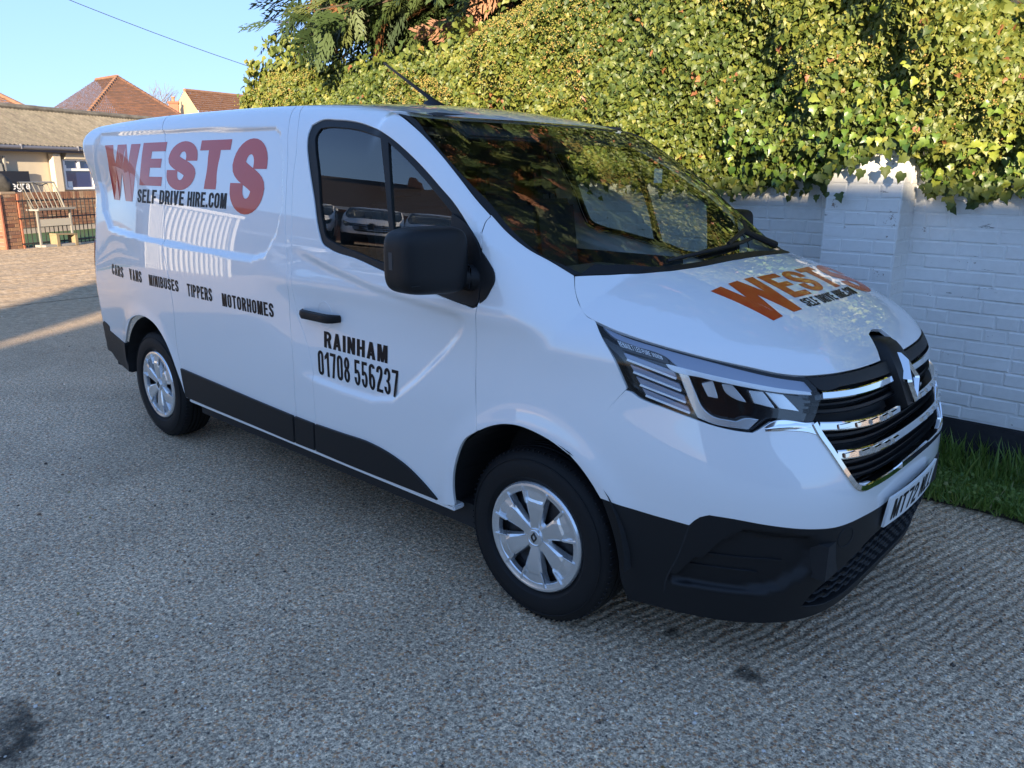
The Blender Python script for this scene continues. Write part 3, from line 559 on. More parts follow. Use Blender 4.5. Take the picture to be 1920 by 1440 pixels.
    if c == 'e': return ell(.25, .27, .25, .27, 0, 325, .12, .11, 26) + rc(.1, .22, .5, .32), .5
    if c == 'g': return ell(.25, .27, .25, .27, 0, 360, .12, .11, 26) + rc(.38, -.05, .5, .54) + ell(.25, -.03, .25, .2, 200, 360, .12, .1), .5
    if c == 'r': return rc(0, 0, .12, .54) + ell(.22, .30, .2, .24, 60, 180, .12, .11), .34
    if c == 'a': return ell(.24, .19, .22, .19, 0, 360, .12, .1, 26) + rc(.34, 0, .46, .38) + ell(.24, .34, .22, .2, 0, 160, .12, .1), .48
    return [], w * .55
def text_mesh(s, fn, normal_fn, sp=.12, t=.2, w=.56, track=.09, width=1., custom=None):
    """s laid out in a unit-high box of the given width; fn maps (u in 0..width, v in 0..1) arrays to points"""
    x = 0; gl = []
    for ch in s:
        g, adv = glyph(ch, t, w); gl.append((g, x)); x += adv + (track if ch != ' ' else 0)
    tot = x - track; V, F, N, base = [], [], [], 0
    for g, ox in gl:
        if not g: continue
        pts, faces = [], []
        for q in g:
            faces.append(tuple(range(len(pts), len(pts) + len(q)))); pts += q
        a = np.array(pts, float)
        ii = [((i, j)) for f_ in faces for i, j in zip(f_, f_[1:] + f_[:1])]
        lo, hi = a.min(0), a.max(0)
        gx = np.arange(lo[0], hi[0], sp); gy = np.arange(lo[1], hi[1], sp)
        gr = np.array([(u, v_) for u in gx for v_ in gy])
        allp = np.concatenate([a, gr + 1.7e-4])
        r = delaunay_2d_cdt([Vector(q) for q in allp], ii, [], 0, 1e-6)
        v = np.array([tuple(q) for q in r[0]]); f = np.array([q for q in r[2] if len(q) == 3]); c = v[f].mean(1)
        k = np.zeros(len(f), bool)
        for q in g: k |= poly_sd(c[:, 0], c[:, 1], q) < 0
        f = f[k]; used = np.unique(f); rm = -np.ones(len(v), int); rm[used] = np.arange(len(used)); v = v[used]; f = rm[f]
        u = (v[:, 0] + ox) / tot * width
        P3 = fn(u, v[:, 1]); V.append(P3); N.append(normal_fn(P3)); F.append(f + base); base += len(v)
    V = np.concatenate(V); N = np.concatenate(N); F = np.concatenate(F)
    fn_ = np.cross(V[F[:, 1]] - V[F[:, 0]], V[F[:, 2]] - V[F[:, 0]])
    fl = (fn_ * N[F[:, 0]]).sum(1) < 0; F[fl] = F[fl][:, ::-1]
    return V, F, N
def side_text(s, x0, x1, z0, z1, m, parent, t=.2, w=.56, track=.09, name='lettering', sp=.15, ftop=None, fbot=None, off=.0012):
    def fn(u, v):
        x = x0 + (x1 - x0) * u; a = fbot(u) if fbot else z0; b = ftop(u) if ftop else z1
        z = a + (b - a) * v
        q = hit(np.stack([x, x * 0 - 1.3, z], -1), (0, 1, 0), 1.0, .02); return q + Gn(q) * off
    V, F, N = text_mesh(s, fn, Gn, sp, t, w, track)
    return mesh_obj(name, V, F, m, parent, normals=N)
# ---------------------------------------------------------------- the van
OA = {k: np.array(v) for k, v in O.items()}
mir = lambda a: np.asarray(a)[::-1] * [1, -1, 1]
D_SIDE = Par((0, -.92, .39)); D_FEND = Par((.32, -.84, .42)); D_WS = Par((.47, 0, .88)); D_ROOF = Par((0, 0, 1)); D_HOOD = Par((.42, 0, .90))
D_LAMP = Par((.62, -.75, .20)); CY = Cyl(-.1)
def topz(x, y): q = hit(np.array([[x, y, 3.]]), (0, 0, -1), 3, .03)[0]; return q
def fr(y, z, off=0.):
    """point on the front of the body at given y, z"""
    y = np.atleast_1d(np.asarray(y, float)); z = y * 0 + z
    q = hit(np.stack([y * 0 + 1.6, y, z], -1), (-1, 0, 0), 1.6, .02)
    return q + Gn(q) * off
def sd(x, z, off=0.):
    x = np.atleast_1d(np.asarray(x, float)); z = x * 0 + z
    q = hit(np.stack([x, x * 0 - 1.3, z], -1), (0, 1, 0), 1.3, .02); return q + Gn(q) * off
def band(name, path, w, h0, h1, m, parent, both=False, closed=False, taper=False, side=None):
    """strip laid along a path on the skin; w half width, from depth h0 to height h1"""
    p = np.asarray(path, float); n = Gn(p); k = len(p)
    t = np.gradient(p, axis=0); t /= np.linalg.norm(t, axis=1, keepdims=True)
    s = np.cross(t, n); s /= np.linalg.norm(s, axis=1, keepdims=True)
    ww = np.full(k, w)
    if taper: ww = w * np.minimum(1, np.minimum(np.arange(k), np.arange(k)[::-1]) / (k * .12) * .6 + .4)
    prof = [(-1, h0), (-1, h1 * .55), (-.72, h1), (.72, h1), (1, h1 * .55), (1, h0)]
    V = np.concatenate([p + s * (ww * a)[:, None] + n * b for a, b in prof]); F = []
    m_ = len(prof)
    for i in range(m_):
        for j in range(k - 1):
            a, b = i * k + j, ((i + 1) % m_) * k + j; F.append((a, a + 1, b + 1, b))
    F.append(tuple(i * k for i in range(m_))); F.append(tuple(i * k + k - 1 for i in range(m_))[::-1])
    r = []
    for sg in ((1, -1) if both else (1,)):
        o = mesh_obj(name, V * [1, sg, 1], F, m, parent)
        bm = bmesh.new(); bm.from_mesh(o.data); bmesh.ops.recalc_face_normals(bm, faces=bm.faces); bm.to_mesh(o.data); bm.free()
        auto_smooth(o, 30); r.append(o)
    return r
def spl(pts, sp=.02): return smooth_loop(np.asarray(pts, float), sp, closed=False)

O_hs = np.array(O['hood_seam'])
def build_van():
    van = empty('delivery_van')
    tag(van, 'white panel van with red and black hire lettering, parked nose towards the pier', 'van')
    o_ = OA
    RY = -.715
    zs = .350
    A = lambda *p: np.array(p, float)
    hs = O_hs
    cat = lambda *l: np.concatenate([np.atleast_2d(q) for q in l])
    # upper line along the roof edge
    rl = lambda xs: np.array([topz(x, RY) for x in xs])
    b2, b1, srr = o_['seam_b2'].copy(), o_['seam_b1'].copy(), o_['seam_rear'].copy()
    t2 = topz(-1.61, RY); t1 = topz(-1.665, RY)
    b2[0] = t2; b1 = cat(t1, b1[1:-1], A(-1.470, -.946, zs)); b2[-1] = (-1.312, -.946, zs)
    sr_top = topz(srr[0][0] - .05, RY); srr = cat(sr_top, srr[1:8], A(-2.640, -.96, .60), A(-2.620, -.955, .50), A(-2.604, -.95, zs))
    # cab door
    wo = o_['ws_out']; D = o_['seam_d'].copy(); af = o_['arch_f']
    door = cat(b2, A(-.90, -.946, zs), A(-.40, -.946, zs), af[0:6], D[1:], wo[6::-1], rl([-1.05, -1.25, -1.45]))
    hole = o_['win_out']; 
    dr = panel('cab_door', door, D_SIDE, M['paint'], van, sp=.014, holes=[hole], bsp=.012, gap=.0034)
    # window: frame, glass, division
    for g in ('win_g1', 'win_g2'):
        panel('window_glass', o_[g], D_SIDE, M['glass'], dr[0], sp=.03, gap=-.004, flange=0, off=-.014, both=False, ntilt=.45)
    panel('window_frame', o_['win_out'], D_SIDE, M['black_plastic'], dr[0], sp=.016, gap=.0005, flange=.02, off=-.006, holes=[o_['win_g1'], o_['win_g2']], both=False)
    panel('mirror_sail', o_['sail'], D_SIDE, M['black_plastic'], dr[0], sp=.02, gap=.001, flange=.02, off=.006, both=False)
    # opposite door, mirrored
    for g in ('win_g1', 'win_g2'):
        q = panel('window_glass', o_[g], D_SIDE, M['glass'], dr[1], sp=.04, gap=-.004, flange=0, off=-.014, both=True, ntilt=.45); bpy.data.objects.remove(q[0])
    q = panel('window_frame', o_['win_out'], D_SIDE, M['black_plastic'], dr[1], sp=.03, gap=.0005, flange=.02, off=-.006, holes=[o_['win_g1'], o_['win_g2']]); bpy.data.objects.remove(q[0])
    q = panel('mirror_sail', o_['sail'], D_SIDE, M['black_plastic'], dr[1], sp=.03, gap=.001, flange=.02, off=.006); bpy.data.objects.remove(q[0])
    panel('fender_corner_trim', o_['tri'], D_SIDE, M['black_plastic'], van, sp=.02, gap=.001, flange=.015, off=.006)
    # door pillar, side panels
    panel('pillar_panel', cat(b1[::-1], b2[0:1], b2[1:]), D_SIDE, M['paint'], van, sp=.02, gap=.0022)
    panel('side_panel', cat(srr, A(-2.2, -.946, zs), A(-1.8, -.946, zs), b1[::-1], rl([-1.9, -2.2, -2.5])), D_SIDE, M['paint'], van, sp=.015, bsp=.014, gap=.004)
    ar = o_['arch_r'].copy()
    xr = -3.955
    back = hit(np.array([[xr, -1.3, z] for z in (.60, .8, 1.0, 1.2, 1.4, 1.6, 1.75, 1.85)]), (0, 1, 0), 1.0, .02)
    quarter = cat(srr[::-1], rl([-2.9, -3.3, -3.7, -3.93]), back[::-1], o_['rb_top'][1:], ar[4:], A(-2.628, -.95, zs))
    panel('quarter_panel', quarter, D_SIDE, M['paint'], van, sp=.015, bsp=.014, gap=.004)
    for nm, pth_ in (('gap_shade_strip', srr[1:]), ('gap_shade_strip', b1[1:]), ('gap_shade_strip', b2[1:]), ('gap_shade_strip', D), ('gap_shade_strip', np.concatenate([wo[7:], hs[1:]]))):
        PJ = D_FEND if len(pth_) < 10 and pth_[0][0] > -.3 and pth_[0][2] > 1.2 else D_SIDE
        q = PJ.inv(smooth_loop(PJ.fwd(pth_), .015, False)); band(nm, q, .0055, -.011, -.0026, M['dark'], van, both=True)  # dark strip added behind each seam stands in for the gap's shade
    # rear corner and rear face
    PC = Par((-.80, -.55, .25))
    yz = [(-.72, 1.86), (-.70, 1.75), (-.70, 1.4), (-.70, 1.0), (-.70, .62)]
    rearp = hit(np.array([[-4.6, y, z] for y, z in yz]), (1, 0, 0), 1.5, .02)
    panel('rear_corner', cat(back, topz(-3.95, RY)[None], rearp), PC, M['paint'], van, sp=.03, gap=.0005)
    PR = Par((-1, 0, .12))
    rp = hit(np.array([[-4.6, y, z] for y, z in [(-.70, 1.86), (-.70, 1.4), (-.70, 1.0), (-.70, .62)]]), (1, 0, 0), 1.5, .02)
    panel('rear_door', cat(rp, A(-4.05, 0, .62), mir(rp), A(-4.0, .0, 1.90)), PR, M['paint'], van, sp=.08, both=False)
    rb = hit(np.array([[-4.6, y, z] for y, z in [(-.70, .60), (-.70, .36)]]), (1, 0, 0), 1.5, .02)
    rc2 = hit(np.array([[-4.7, -.86, .60]]), (1, 0, 0), 1.5, .02)
    # black rear bumper corner
    bz = [(-3.93, .60), (-3.80, .598), (-3.65, .577), (-3.52, .565), (-3.43, .556)]
    rbo = cat(o_['rb_top'][:, :] * 1, ar[2:3] * 1, A(-3.46, -.93, .359), A(-3.53, -.928, .355), A(-3.70, -.903, .36), A(-3.82, -.895, .385), A(-3.90, -.89, .42))
    panel('rear_bumper', rbo, D_SIDE, M['black_plastic'], van, sp=.03, gap=.001, flange=.03, off=.004)
    panel('rear_bumper_corner', cat(A(-3.885, -.904, .612), A(-3.95, -.87, .62), rc2, rb[0], rb[1], A(-3.90, -.89, .42)), PC, M['black_plastic'], van, sp=.04, gap=.0, off=.004)
    # tail lamp on the rear corner
    tl = hit(np.array([[-4.7, y, z] for y, z in [(-.835, 1.16), (-.72, 1.16), (-.72, .80), (-.845, .80)]]), (1, 0, 0), 1.5, .02)
    panel('tail_lamp', tl, PC, M['red_lens'], van, sp=.03, gap=0, off=.006)
    # roof
    fe = A((-.885, RY, 0), (-.80, -.66, 0), (-.745, -.57, 0), (-.70, -.42, 0), (-.672, -.2, 0), (-.662, 0, 0))
    fe = np.array([topz(x, y) for x, y, _ in fe])
    be = np.array([topz(x, y) for x, y in [(-3.93, RY), (-3.99, -.5), (-4.0, 0)]])
    sidee = np.array([topz(x, RY) for x in (-1.2, -1.8, -2.6, -3.4)])
    half = cat(be[::-1], sidee[::-1], fe)
    panel('roof_panel', cat(half, mir(half)[1:-1]), D_ROOF, M['paint'], van, sp=.035, both=False)
    # windscreen
    cw = o_['cowl']; cc = A((.316, 0, 1.32))
    cowl = cat(wo[-1], cw[:-2], A(.316, -.13, 1.319))
    wsl = cat(wo, cw[:-2], A(.316, -.13, 1.319))
    full = cat(fe[::-1], wsl[1:]); full = cat(full, mir(full)[:-1])
    panel('windscreen', full, D_WS, M['wsglass'], van, sp=.035, both=False, gap=.003, flange=0, off=-.003, nfn=Gw)
    win = o_['ws_in'].copy()
    pil = cat(wo, win[::-1])
    panel('windscreen_moulding', pil, D_WS, M['black_plastic'], van, sp=.02, gap=.001, flange=.02, off=.003)
    # ceramic border: bottom cowl strip and top strip
    inn = cowl + A(-.030, 0, .0155); inn[0] = win[-1]; inn = cat(win[-1], inn[1:] * [1, .97, 1])
    inn = hit(inn + A(.3, 0, .56), (-.47, 0, -.88), 2, .02)
    low = cat(cowl, A(.316, 0, 1.32)); up = cat(inn, inn[-1] * [1, 0, 1])
    lp = cat(low, mir(low)[1:], cat(up, mir(up)[1:])[::-1])
    panel('cowl_strip', lp, D_WS, M['black_plastic'], van, sp=.03, gap=.0015, flange=.01, off=.0015, both=False)
    tb = fe + A(.018, 0, 0); tb = hit(tb + A(0, 0, 1), (0, 0, -1), 2, .02)
    tl_ = cat(fe, mir(fe)[1:], cat(tb, mir(tb)[1:])[::-1])
    panel('windscreen_top_border', tl_, D_WS, M['black_gloss'], van, sp=.03, gap=.0005, flange=0, off=.0005, both=False)
    # bonnet
    hs = o_['hood_seam']; hl = o_['hl']; hf = o_['hood_front']
    c2 = cowl + A(.003, 0, 0)
    hfr = A((.838, -.50, 1.028), (.862, -.36, 1.023), (.878, -.22, 1.019), (.884, -.125, 1.017))
    hfr = fr(hfr[:, 1], hfr[:, 2])
    notch = D_HOOD.inv(D_HOOD.fwd(A((.862, -.100, 1.045), (.815, -.066, 1.085), (.805, 0, 1.092))))
    h = cat(A(.318, 0, 1.319), c2[::-1], hs[1:], hl[1:8], hfr, notch)
    bonnet = panel('bonnet', cat(h[:-1], notch[-1:], mir(h[:-1])[:-1]), D_HOOD, M['paint'], van, sp=.022, bsp=.014, both=False, gap=.0022)[0]
    # wing
    fend = cat(D, wo[7:], hs[1:], hl[26:23:-1], o_['fb_seam'][1:], af[11:4:-1])
    panel('wing_panel', fend, D_FEND, M['paint'], van, sp=.018, bsp=.013, corner=32)
    # bumper
    gs = o_['grille_side']; bl = o_['black'].copy()
    gb = fr([-.46, -.40, -.30, -.15, 0], [.688, .676, .671, .668, .667])
    bl[-1] = fr(-.27, .560)[0]
    bc = fr([-.15, 0], [.557, .556])
    fbs = o_['fb_seam']
    half = cat(gb[::-1], gs[:0:-1], hl[12:24], fbs[0:], af[12:15], bl, bc)
    panel('front_bumper', cat(half, mir(half)[1:-1]), CY, M['paint'], van, sp=.018, bsp=.013, both=False, gap=.0015, corner=28)
    # black lower bumper with the intake cut out
    def cyp(pts): return CY.inv(CY.fwd(np.array(pts, float)))
    bot = cyp([(.40, -.87, .225), (.55, -.80, .216), (.70, -.71, .212), (.82, -.60, .210), (.90, -.45, .208), (.94, -.25, .206), (.95, 0, .206)])
    half = cat(bc[::-1], bl[::-1], af[15:], bot)
    ik = cyp([(.9, 0, .462), (.95, -.22, .462), (.95, -.33, .452), (.93, -.45, .40), (.88, -.565, .30), (.87, -.575, .268), (.9, -.50, .252), (.93, -.25, .245), (.93, 0, .243)])
    ik = cat(ik, mir(ik)[1:-1])
    panel('lower_bumper', cat(half, mir(half)[1:-1]), CY, M['black_plastic'], van, sp=.018, bsp=.014, both=False, gap=.0015, holes=[ik], flange=.03, corner=28)
    panel('intake_backing', ik, CY, M['dark'], van, sp=.05, both=False, gap=-.01, flange=0, off=-.05)
    for i, z in enumerate((.285, .318, .352, .386, .420)):
        yl = .575 - max(0, (z - .30)) * 1.1
        ys = np.linspace(-yl, yl, 121); wav = .004 * np.clip(np.sin(ys * 95) * 2, -1, 1)
        q = fr(ys, z) ; q = q + np.stack([ys*0, ys*0, wav], -1)
        band('intake_bar', q, .0075, -.045, -.010, M['black_plastic'], van)
    # bumper side seam and scuff ribs
    for z0, y0, y1 in ((.448, -.66, -.80), (.40, -.70, -.80)):
        ys = np.linspace(y0, y1, 14); band('scuff_rib', fr(ys, z0), .006, -.01, .006, M['black_plastic'], van, both=True, taper=True)
    band('bumper_seam', spl(o_['bumpseam']), .0035, -.004, .0012, M['dark'], van, both=True)
    for y_ in (-.655,):
        t_ = np.linspace(0, 2 * np.pi, 30); band('tow_eye_cover', fr(-.50 + .034 * np.cos(t_), .515 + .034 * np.sin(t_)), .0018, -.002, .0015, M['dark'], van)
    # grille
    gr = cat(fr([-.575, -.555], [.975, .93]), hl[12:13], gs[1:], gb, )
    top_ = fr([0, -.2, -.4, -.55], [1.0, .995, .99, .985])
    gl = cat(top_, gr)
    gfull = cat(gl, mir(gl)[1:-1])
    grille = panel('grille', gfull, CY, M['dark'], van, sp=.04, both=False, gap=.0, flange=0, off=-.055)[0]
    def bar(z0, zc, y0, y1, w, h0, h1, m, name):
        ys = np.linspace(y0, y1, 48); z = zc + (z0 - zc) * (np.abs(ys) / .56) ** 2
        return band(name, fr(ys, z), w, h0, h1, m, grille)[0]
    for s in (1, -1):
        bar(.972, .955, -.545 * s, -.105 * s, .0125, -.03, .006, M['chrome'], 'chrome_bar')
        bar(.880, .850, -.575 * s, -.085 * s, .0135, -.03, .006, M['chrome'], 'chrome_bar')
        bar(.925, .905, -.570 * s, -.07 * s, .007, -.045, -.018, M['black_plastic'], 'slat')
        bar(.945, .928, -.565 * s, -.07 * s, .005, -.05, -.026, M['black_plastic'], 'slat')
    bar(.792, .762, -.535, .535, .015, -.03, .006, M['chrome'], 'chrome_bar')
    for za, zb, yy in ((.852, .822, .556), (.830, .800, .552), (.765, .735, .52), (.745, .712, .505), (.722, .690, .48)):
        bar(za, zb, -yy, yy, .006, -.05, -.020, M['black_plastic'], 'slat')
    # raised lugs on the chrome bars
    for s in (1, -1):
        for k in range(5):
            y = s * (.16 + k * .082)
            for z0, zc in ((.880, .850), (.792, .762)):
                zz = zc + (z0 - zc) * (y / .56) ** 2
                ys = np.linspace(y - .024, y + .024, 5); band('bar_lug', fr(ys, zz), .008, 0, .013, M['chrome'], grille)
    # chrome surround
    side = cat(fr([-.588, -.578, -.556, -.530, -.497, -.468], [.893, .860, .815, .765, .712, .680]))
    bb = fr(np.linspace(-.44, -.16, 8), .664); bb2 = fr(np.linspace(-.15, .15, 12), .672)
    pth = spl(cat(side, fr([-.44, -.36, -.26, -.16, 0], [.668, .663, .660, .658, .657])), .015)
    pth = cat(pth, mir(pth)[1:])
    band('grille_surround', pth, .011, -.035, .007, M['chrome'], grille)
    band('grille_lip', bb2, .013, -.01, .020, M['chrome'], grille)
    band('corner_chrome', fr([-.600, -.640, -.68, -.71], [.885, .887, .884, .876]), .011, -.01, .003, M['chrome'], van, both=True, taper=True)
    # black cross bar carrying the badge
    ubt = cat(hl[7:8] * [1, 1, 1], hfr + A(0, 0, -.004), A(.90, 0, 1.012)); 
    ub = cat(fr([-.573], 1.026), fr(hfr[:, 1], hfr[:, 2] - .006), fr([0], 1.012), fr([0, -.12, -.3, -.45, -.548], [.975, .975, .982, .988, .990]))
    hfh = ub; L = cat(ub[:6], ub[6:]); 
    loop = cat(ub[5:6], ub[6:], ub[0:5]); loop = cat(loop[1:], )      # from centre bottom round to the top
    full = cat(loop, fr([0], 1.012), mir(loop)[:-1])
    panel('grille_crossbar', full, CY, M['black_plastic'], van, sp=.02, both=False, gap=.001, flange=.03, off=.002)
    # badge plinth
    def lean(y, z, d): return (fr([0.], z)[0][0] - (y ** 2) * .8 + d, y, z)
    pl = [(-.074, 1.048), (-.058, 1.068), (.058, 1.068), (.074, 1.048), (.090, .990), (.080, .920), (.044, .842), (-.044, .842), (-.080, .920), (-.090, .990)]
    V, F = [], []
    lv = [(1.0, -.06), (1.0, .010), (.90, .026), (.0, .032)]
    def px_(z): return np.interp(z, [.84, .90, .95, 1.0, 1.04, 1.09], [.948, .937, .924, .900, .868, .828])
    for sc_, d in lv:
        for y, z in pl:
            yy, zz = y * sc_, .965 + (z - .965) * sc_
            V.append((px_(zz) + d - yy * yy * .8, yy, zz))
    n = len(pl)
    for i in range(3):
        for k in range(n): F.append((i * n + k, i * n + (k + 1) % n, (i + 1) * n + (k + 1) % n, (i + 1) * n + k))
    auto_smooth(mesh_obj('badge_plinth', V, [f[::-1] for f in F], M['black_plastic'], van), 40)
    # diamond badge: two interlocking bevelled chevrons
    def dia(scale_o, scale_i, z_c=.945, hh=.084, ww=.054):
        V, F = [], []
        prof = [(scale_o, .022), (scale_o, .036), ((scale_o + scale_i) / 2, .047), (scale_i, .036), (scale_i, .022)]
        base = [(0, 1), (1, .06), (1, -.06), (0, -1), (-1, -.06), (-1, .06)]
        for s_, d in prof:
            for a, b in base:
                y, z = a * ww * s_, z_c + b * hh * (s_ if abs(b) < .5 else (1 - (1 - s_) * 1.0))
                V.append((px_(z) + d, y, z))
        for i in range(len(prof) - 1):
            for k in range(6): F.append((i * 6 + k, i * 6 + (k + 1) % 6, (i + 1) * 6 + (k + 1) % 6, (i + 1) * 6 + k))
        return V, F
    V, F = dia(1.0, .52); mesh_obj('badge', V, F, M['chrome'], van)
    # number plate
    pb = MB(); 
    def pln(u, v_, d): return (1.022 - .012 * (u / .26) ** 2 + d + v_ * .12, u, .535 + v_)
    us = np.linspace(-.26, .26, 13); v, f = [], []
    for d in (-.006, .003):
        for zz in (-.0555, .0555): v += [pln(u, zz, d) for u in us]
    k = 13
    for j in range(12): f += [(2*k + j, 2*k + j + 1, 3*k + j + 1, 3*k + j), (j, k + j, k + j + 1, j + 1), (k + j, 3*k + j, 3*k + j + 1, k + j + 1), (j, j + 1, 2*k + j + 1, 2*k + j)]
    f += [(0, 2*k, 3*k, k), (12, k + 12, 3*k + 12, 2*k + 12)]
    plate = mesh_obj('number_plate', v, f, M['plate'], van)
    def pfn(u, v_): y = -.222 + u * .444; z_ = -.040 + v_ * .080; return np.stack([1.0262 - .012 * (y / .26) ** 2 + z_ * .12, y, .535 + z_], -1)
    V, F, N = text_mesh('MT72 NLL', pfn, lambda p: p * 0 + [1, 0, 0], .4, .19, .60, .14)
    mesh_obj('plate_lettering', V, F, M['blacktext'], plate, normals=N)
    # headlamps
    lv_ = panel('headlamp', hl, D_LAMP, M['black_gloss'], van, sp=.02, bsp=.01, gap=.001, flange=0, off=-.045)
    for i, lm in enumerate(lv_):
        def sub(nm, key, m_, off, fl=.0, gap=.001):
            q = panel(nm, o_[key], D_LAMP, m_, lm, sp=.02, bsp=.008, gap=gap, flange=fl, off=off, both=(i == 1), corner=35)
            if i == 1: bpy.data.objects.remove(q[0])
        sub('lens', 'hl', M['lens'], .001, .03, .0025)
        sub('upper_band', 'lp_band', M['lampgrey'], -.012, .012)
        sub('light_guide', 'lp_white', M['drl'], -.006, .012, 0)
        sub('running_light', 'lp_l', M['silver'], -.010, .025)
        for k_ in '01234': sub('fin', 'fin' + k_, M['lampgrey'] if k_ != '0' else M['cabin2'], -.014, .02)
        for k_ in '1234': sub('reflector', 'ref' + k_, M['reflector'], -.026, .03)
        sub('projector_bezel', 'chr_piece', M['chrome'], .002, .01)
    # small print on the lamp
    f0 = OA['fin0']
    def lf(u, v_):
        a = f0[0] * .25 + f0[3] * .75; b = f0[1] * .35 + f0[2] * .65; c = f0[0] * .80 + f0[3] * .20; d = f0[1] * .85 + f0[2] * .15
        lo = a + (b - a) * u[:, None] * .9; hi_ = c + (d - c) * u[:, None] * .9; q = lo + (hi_ - lo) * v_[:, None]
        return q + Gn(q) * -.010
    V, F, N = text_mesh('RENAULT LED PURE VISION', lf, Gn, .5, .15, .6, .14)
    mesh_obj('lamp_lettering', V, F, M['drl'], lv_[0], normals=N)
    # chrome/white fin highlights
    for k_ in '1234':
        a = OA['fin' + k_]; e = cat(a[3] * .9 + a[0] * .1, a[2] * .9 + a[1] * .1)
        e = spl(e, .02); e = D_LAMP.inv(D_LAMP.fwd(e)); band('fin_edge', e - Gn(e) * .006, .0035, -.004, .002, M['drl'], lv_[0])
    # black sill trims and white sill edge
    panel('door_trim', o_['trim_door'], D_SIDE, M['black_plastic'], van, sp=.03, gap=.002, flange=.014, off=.011, corner=30)
    panel('pillar_trim', o_['trim_mid'], D_SIDE, M['black_plastic'], van, sp=.03, gap=.002, flange=.014, off=.011)
    panel('side_trim', o_['trim_rear'], D_SIDE, M['black_plastic'], van, sp=.03, gap=.002, flange=.014, off=.011)
    for s in (1, -1):
        b = MB(); b.box((-1.49, -.915 * s, .342), (2.22, .06, .022)); b.build('sill_edge', M['paint'], van, bevel=.006)
    # door handle
    hx = np.linspace(-1.335, -1.068, 12); V = []
    q = sd(hx, 1.016); n = Gn(q)
    hb = MB(); prof_h = .021
    rows = []
    for i in range(12):
        t = i / 11; rise = .012 + .040 * min(1, min(t, 1 - t) * 6) ** .6
        c = q[i] + n[i] * rise; hh = prof_h * (.75 + .25 * min(1, min(t, 1 - t) * 8)); 
        rows.append([c + A(0, 0, a * hh) + n[i] * b_ for a, b_ in ((-1, -.010), (-.8, .004), (0, .010), (.8, .006), (1, -.008), (0, -.014))])
    V = np.array(rows).reshape(-1, 3); F = []
    for i in range(11):
        for k in range(6): F.append((i * 6 + k, i * 6 + (k + 1) % 6, (i + 1) * 6 + (k + 1) % 6, (i + 1) * 6 + k))
    F += [tuple(range(6))[::-1], tuple(66 + k for k in range(6))]
    for i_, s in enumerate((1, -1)):
        ho = mesh_obj('handle', V * [1, s, 1], F, M['black_plastic'], dr[i_])
        bm = bmesh.new(); bm.from_mesh(ho.data); bmesh.ops.recalc_face_normals(bm, faces=bm.faces); bm.to_mesh(ho.data); bm.free(); auto_smooth(ho, 50)
    # finger dish behind the handle: thin raised ring
    ang = np.linspace(0, 2 * np.pi, 40); ring = sd(-1.185 + .052 * np.cos(ang), 1.018 + .060 * np.sin(ang))
    band('handle_dish', ring, .0022, -.002, .0012, M['paint'], dr[0])
    # mirrors
    for i_, s in enumerate((-1, 1)):
        mr = empty('door_mirror'); mr.parent = van
        bm = bmesh.new(); bmesh.ops.create_cube(bm, size=1)
        bmesh.ops.subdivide_edges(bm, edges=bm.edges, cuts=7, use_grid_fill=True)
        for v in bm.verts:
            x, y, z = v.co * 2
            p_ = 5.; l = (abs(x) ** p_ + abs(y) ** p_ + abs(z) ** p_) ** (1 / p_)
            x, y, z = x / l, y / l, z / l
            # bulged front, taller outboard, rounded top
            front = max(0, x); wz = .118 - .010 * (y + 1) * .5 * (1 if z < 0 else .6)
            X = x * .070 + .018 * front * (1 - y * y * .6)
            v.co = (-.325 + X - .022 * y, s * (1.116 + y * .132), 1.335 + z * wz)
        me = bpy.data.meshes.new('housing'); 
        if s > 0: pass
        bmesh.ops.recalc_face_normals(bm, faces=bm.faces); bm.to_mesh(me); bm.free(); me.materials.append(M['black_plastic'])
        hsg = link(bpy.data.objects.new('housing', me), mr); me.polygons.foreach_set('use_smooth', [True] * len(me.polygons))
        md = hsg.modifiers.new('s', 'SUBSURF'); md.levels = 1; md.render_levels = 2
        b = MB(); b.box((-.389, s * 1.11, 1.335), (.010, .16, .16)); b.build('mirror_face', M['chrome'], mr, bevel=.002)
        b = MB(); b.tube([(-.30, s * 1.04, 1.285), (-.275, s * .985, 1.275), (-.255, s * .935, 1.262)], [.050, .044, .050], 14); b.build('arm', M['black_plastic'], mr, smooth=True)
        b = MB(); b.box((-.272, s * .992, 1.272), (.085, .012, .085)); b.build('arm_collar', M['black_plastic'], mr, bevel=.006)
        b = MB(); b.box((-.352, s * 1.2465, 1.340), (.022, .005, .062)); b.build('side_repeater', M['cabin2'], mr, bevel=.002)
        b = MB(); b.tube([(-.262, s * (1.12 + .122 * math.cos(t)), 1.262 - .0 * t) for t in np.linspace(.3, 2.84, 9)], .0015, 6); b.build('housing_seam', M['dark'], mr)
    # aerial
    ab = topz(-1.50, 0); b = MB()
    v, f = lathe([(.001, .030), (.012, .029), (.026, .020), (.038, .006), (.040, -.004)], 20, 'Z')
    v = [(ab[0] + x * 2.0 + (-.02 if z > .01 else 0), y * 1.1, ab[2] + z * 1.3) for x, y, z in v]
    an = empty('aerial'); an.parent = van
    auto_smooth(mesh_obj('aerial_base', v, [q[::-1] for q in f], M['black_plastic'], an), 50)
    b.tube([(ab[0] + .01, 0, ab[2] + .02), (ab[0] - .07, 0, ab[2] + .065), (ab[0] - .32, 0, ab[2] + .20), (ab[0] - .40, 0, ab[2] + .245)], [.014, .010, .0065, .006], 10); b.build('mast', M['black_plastic'], an, smooth=True)
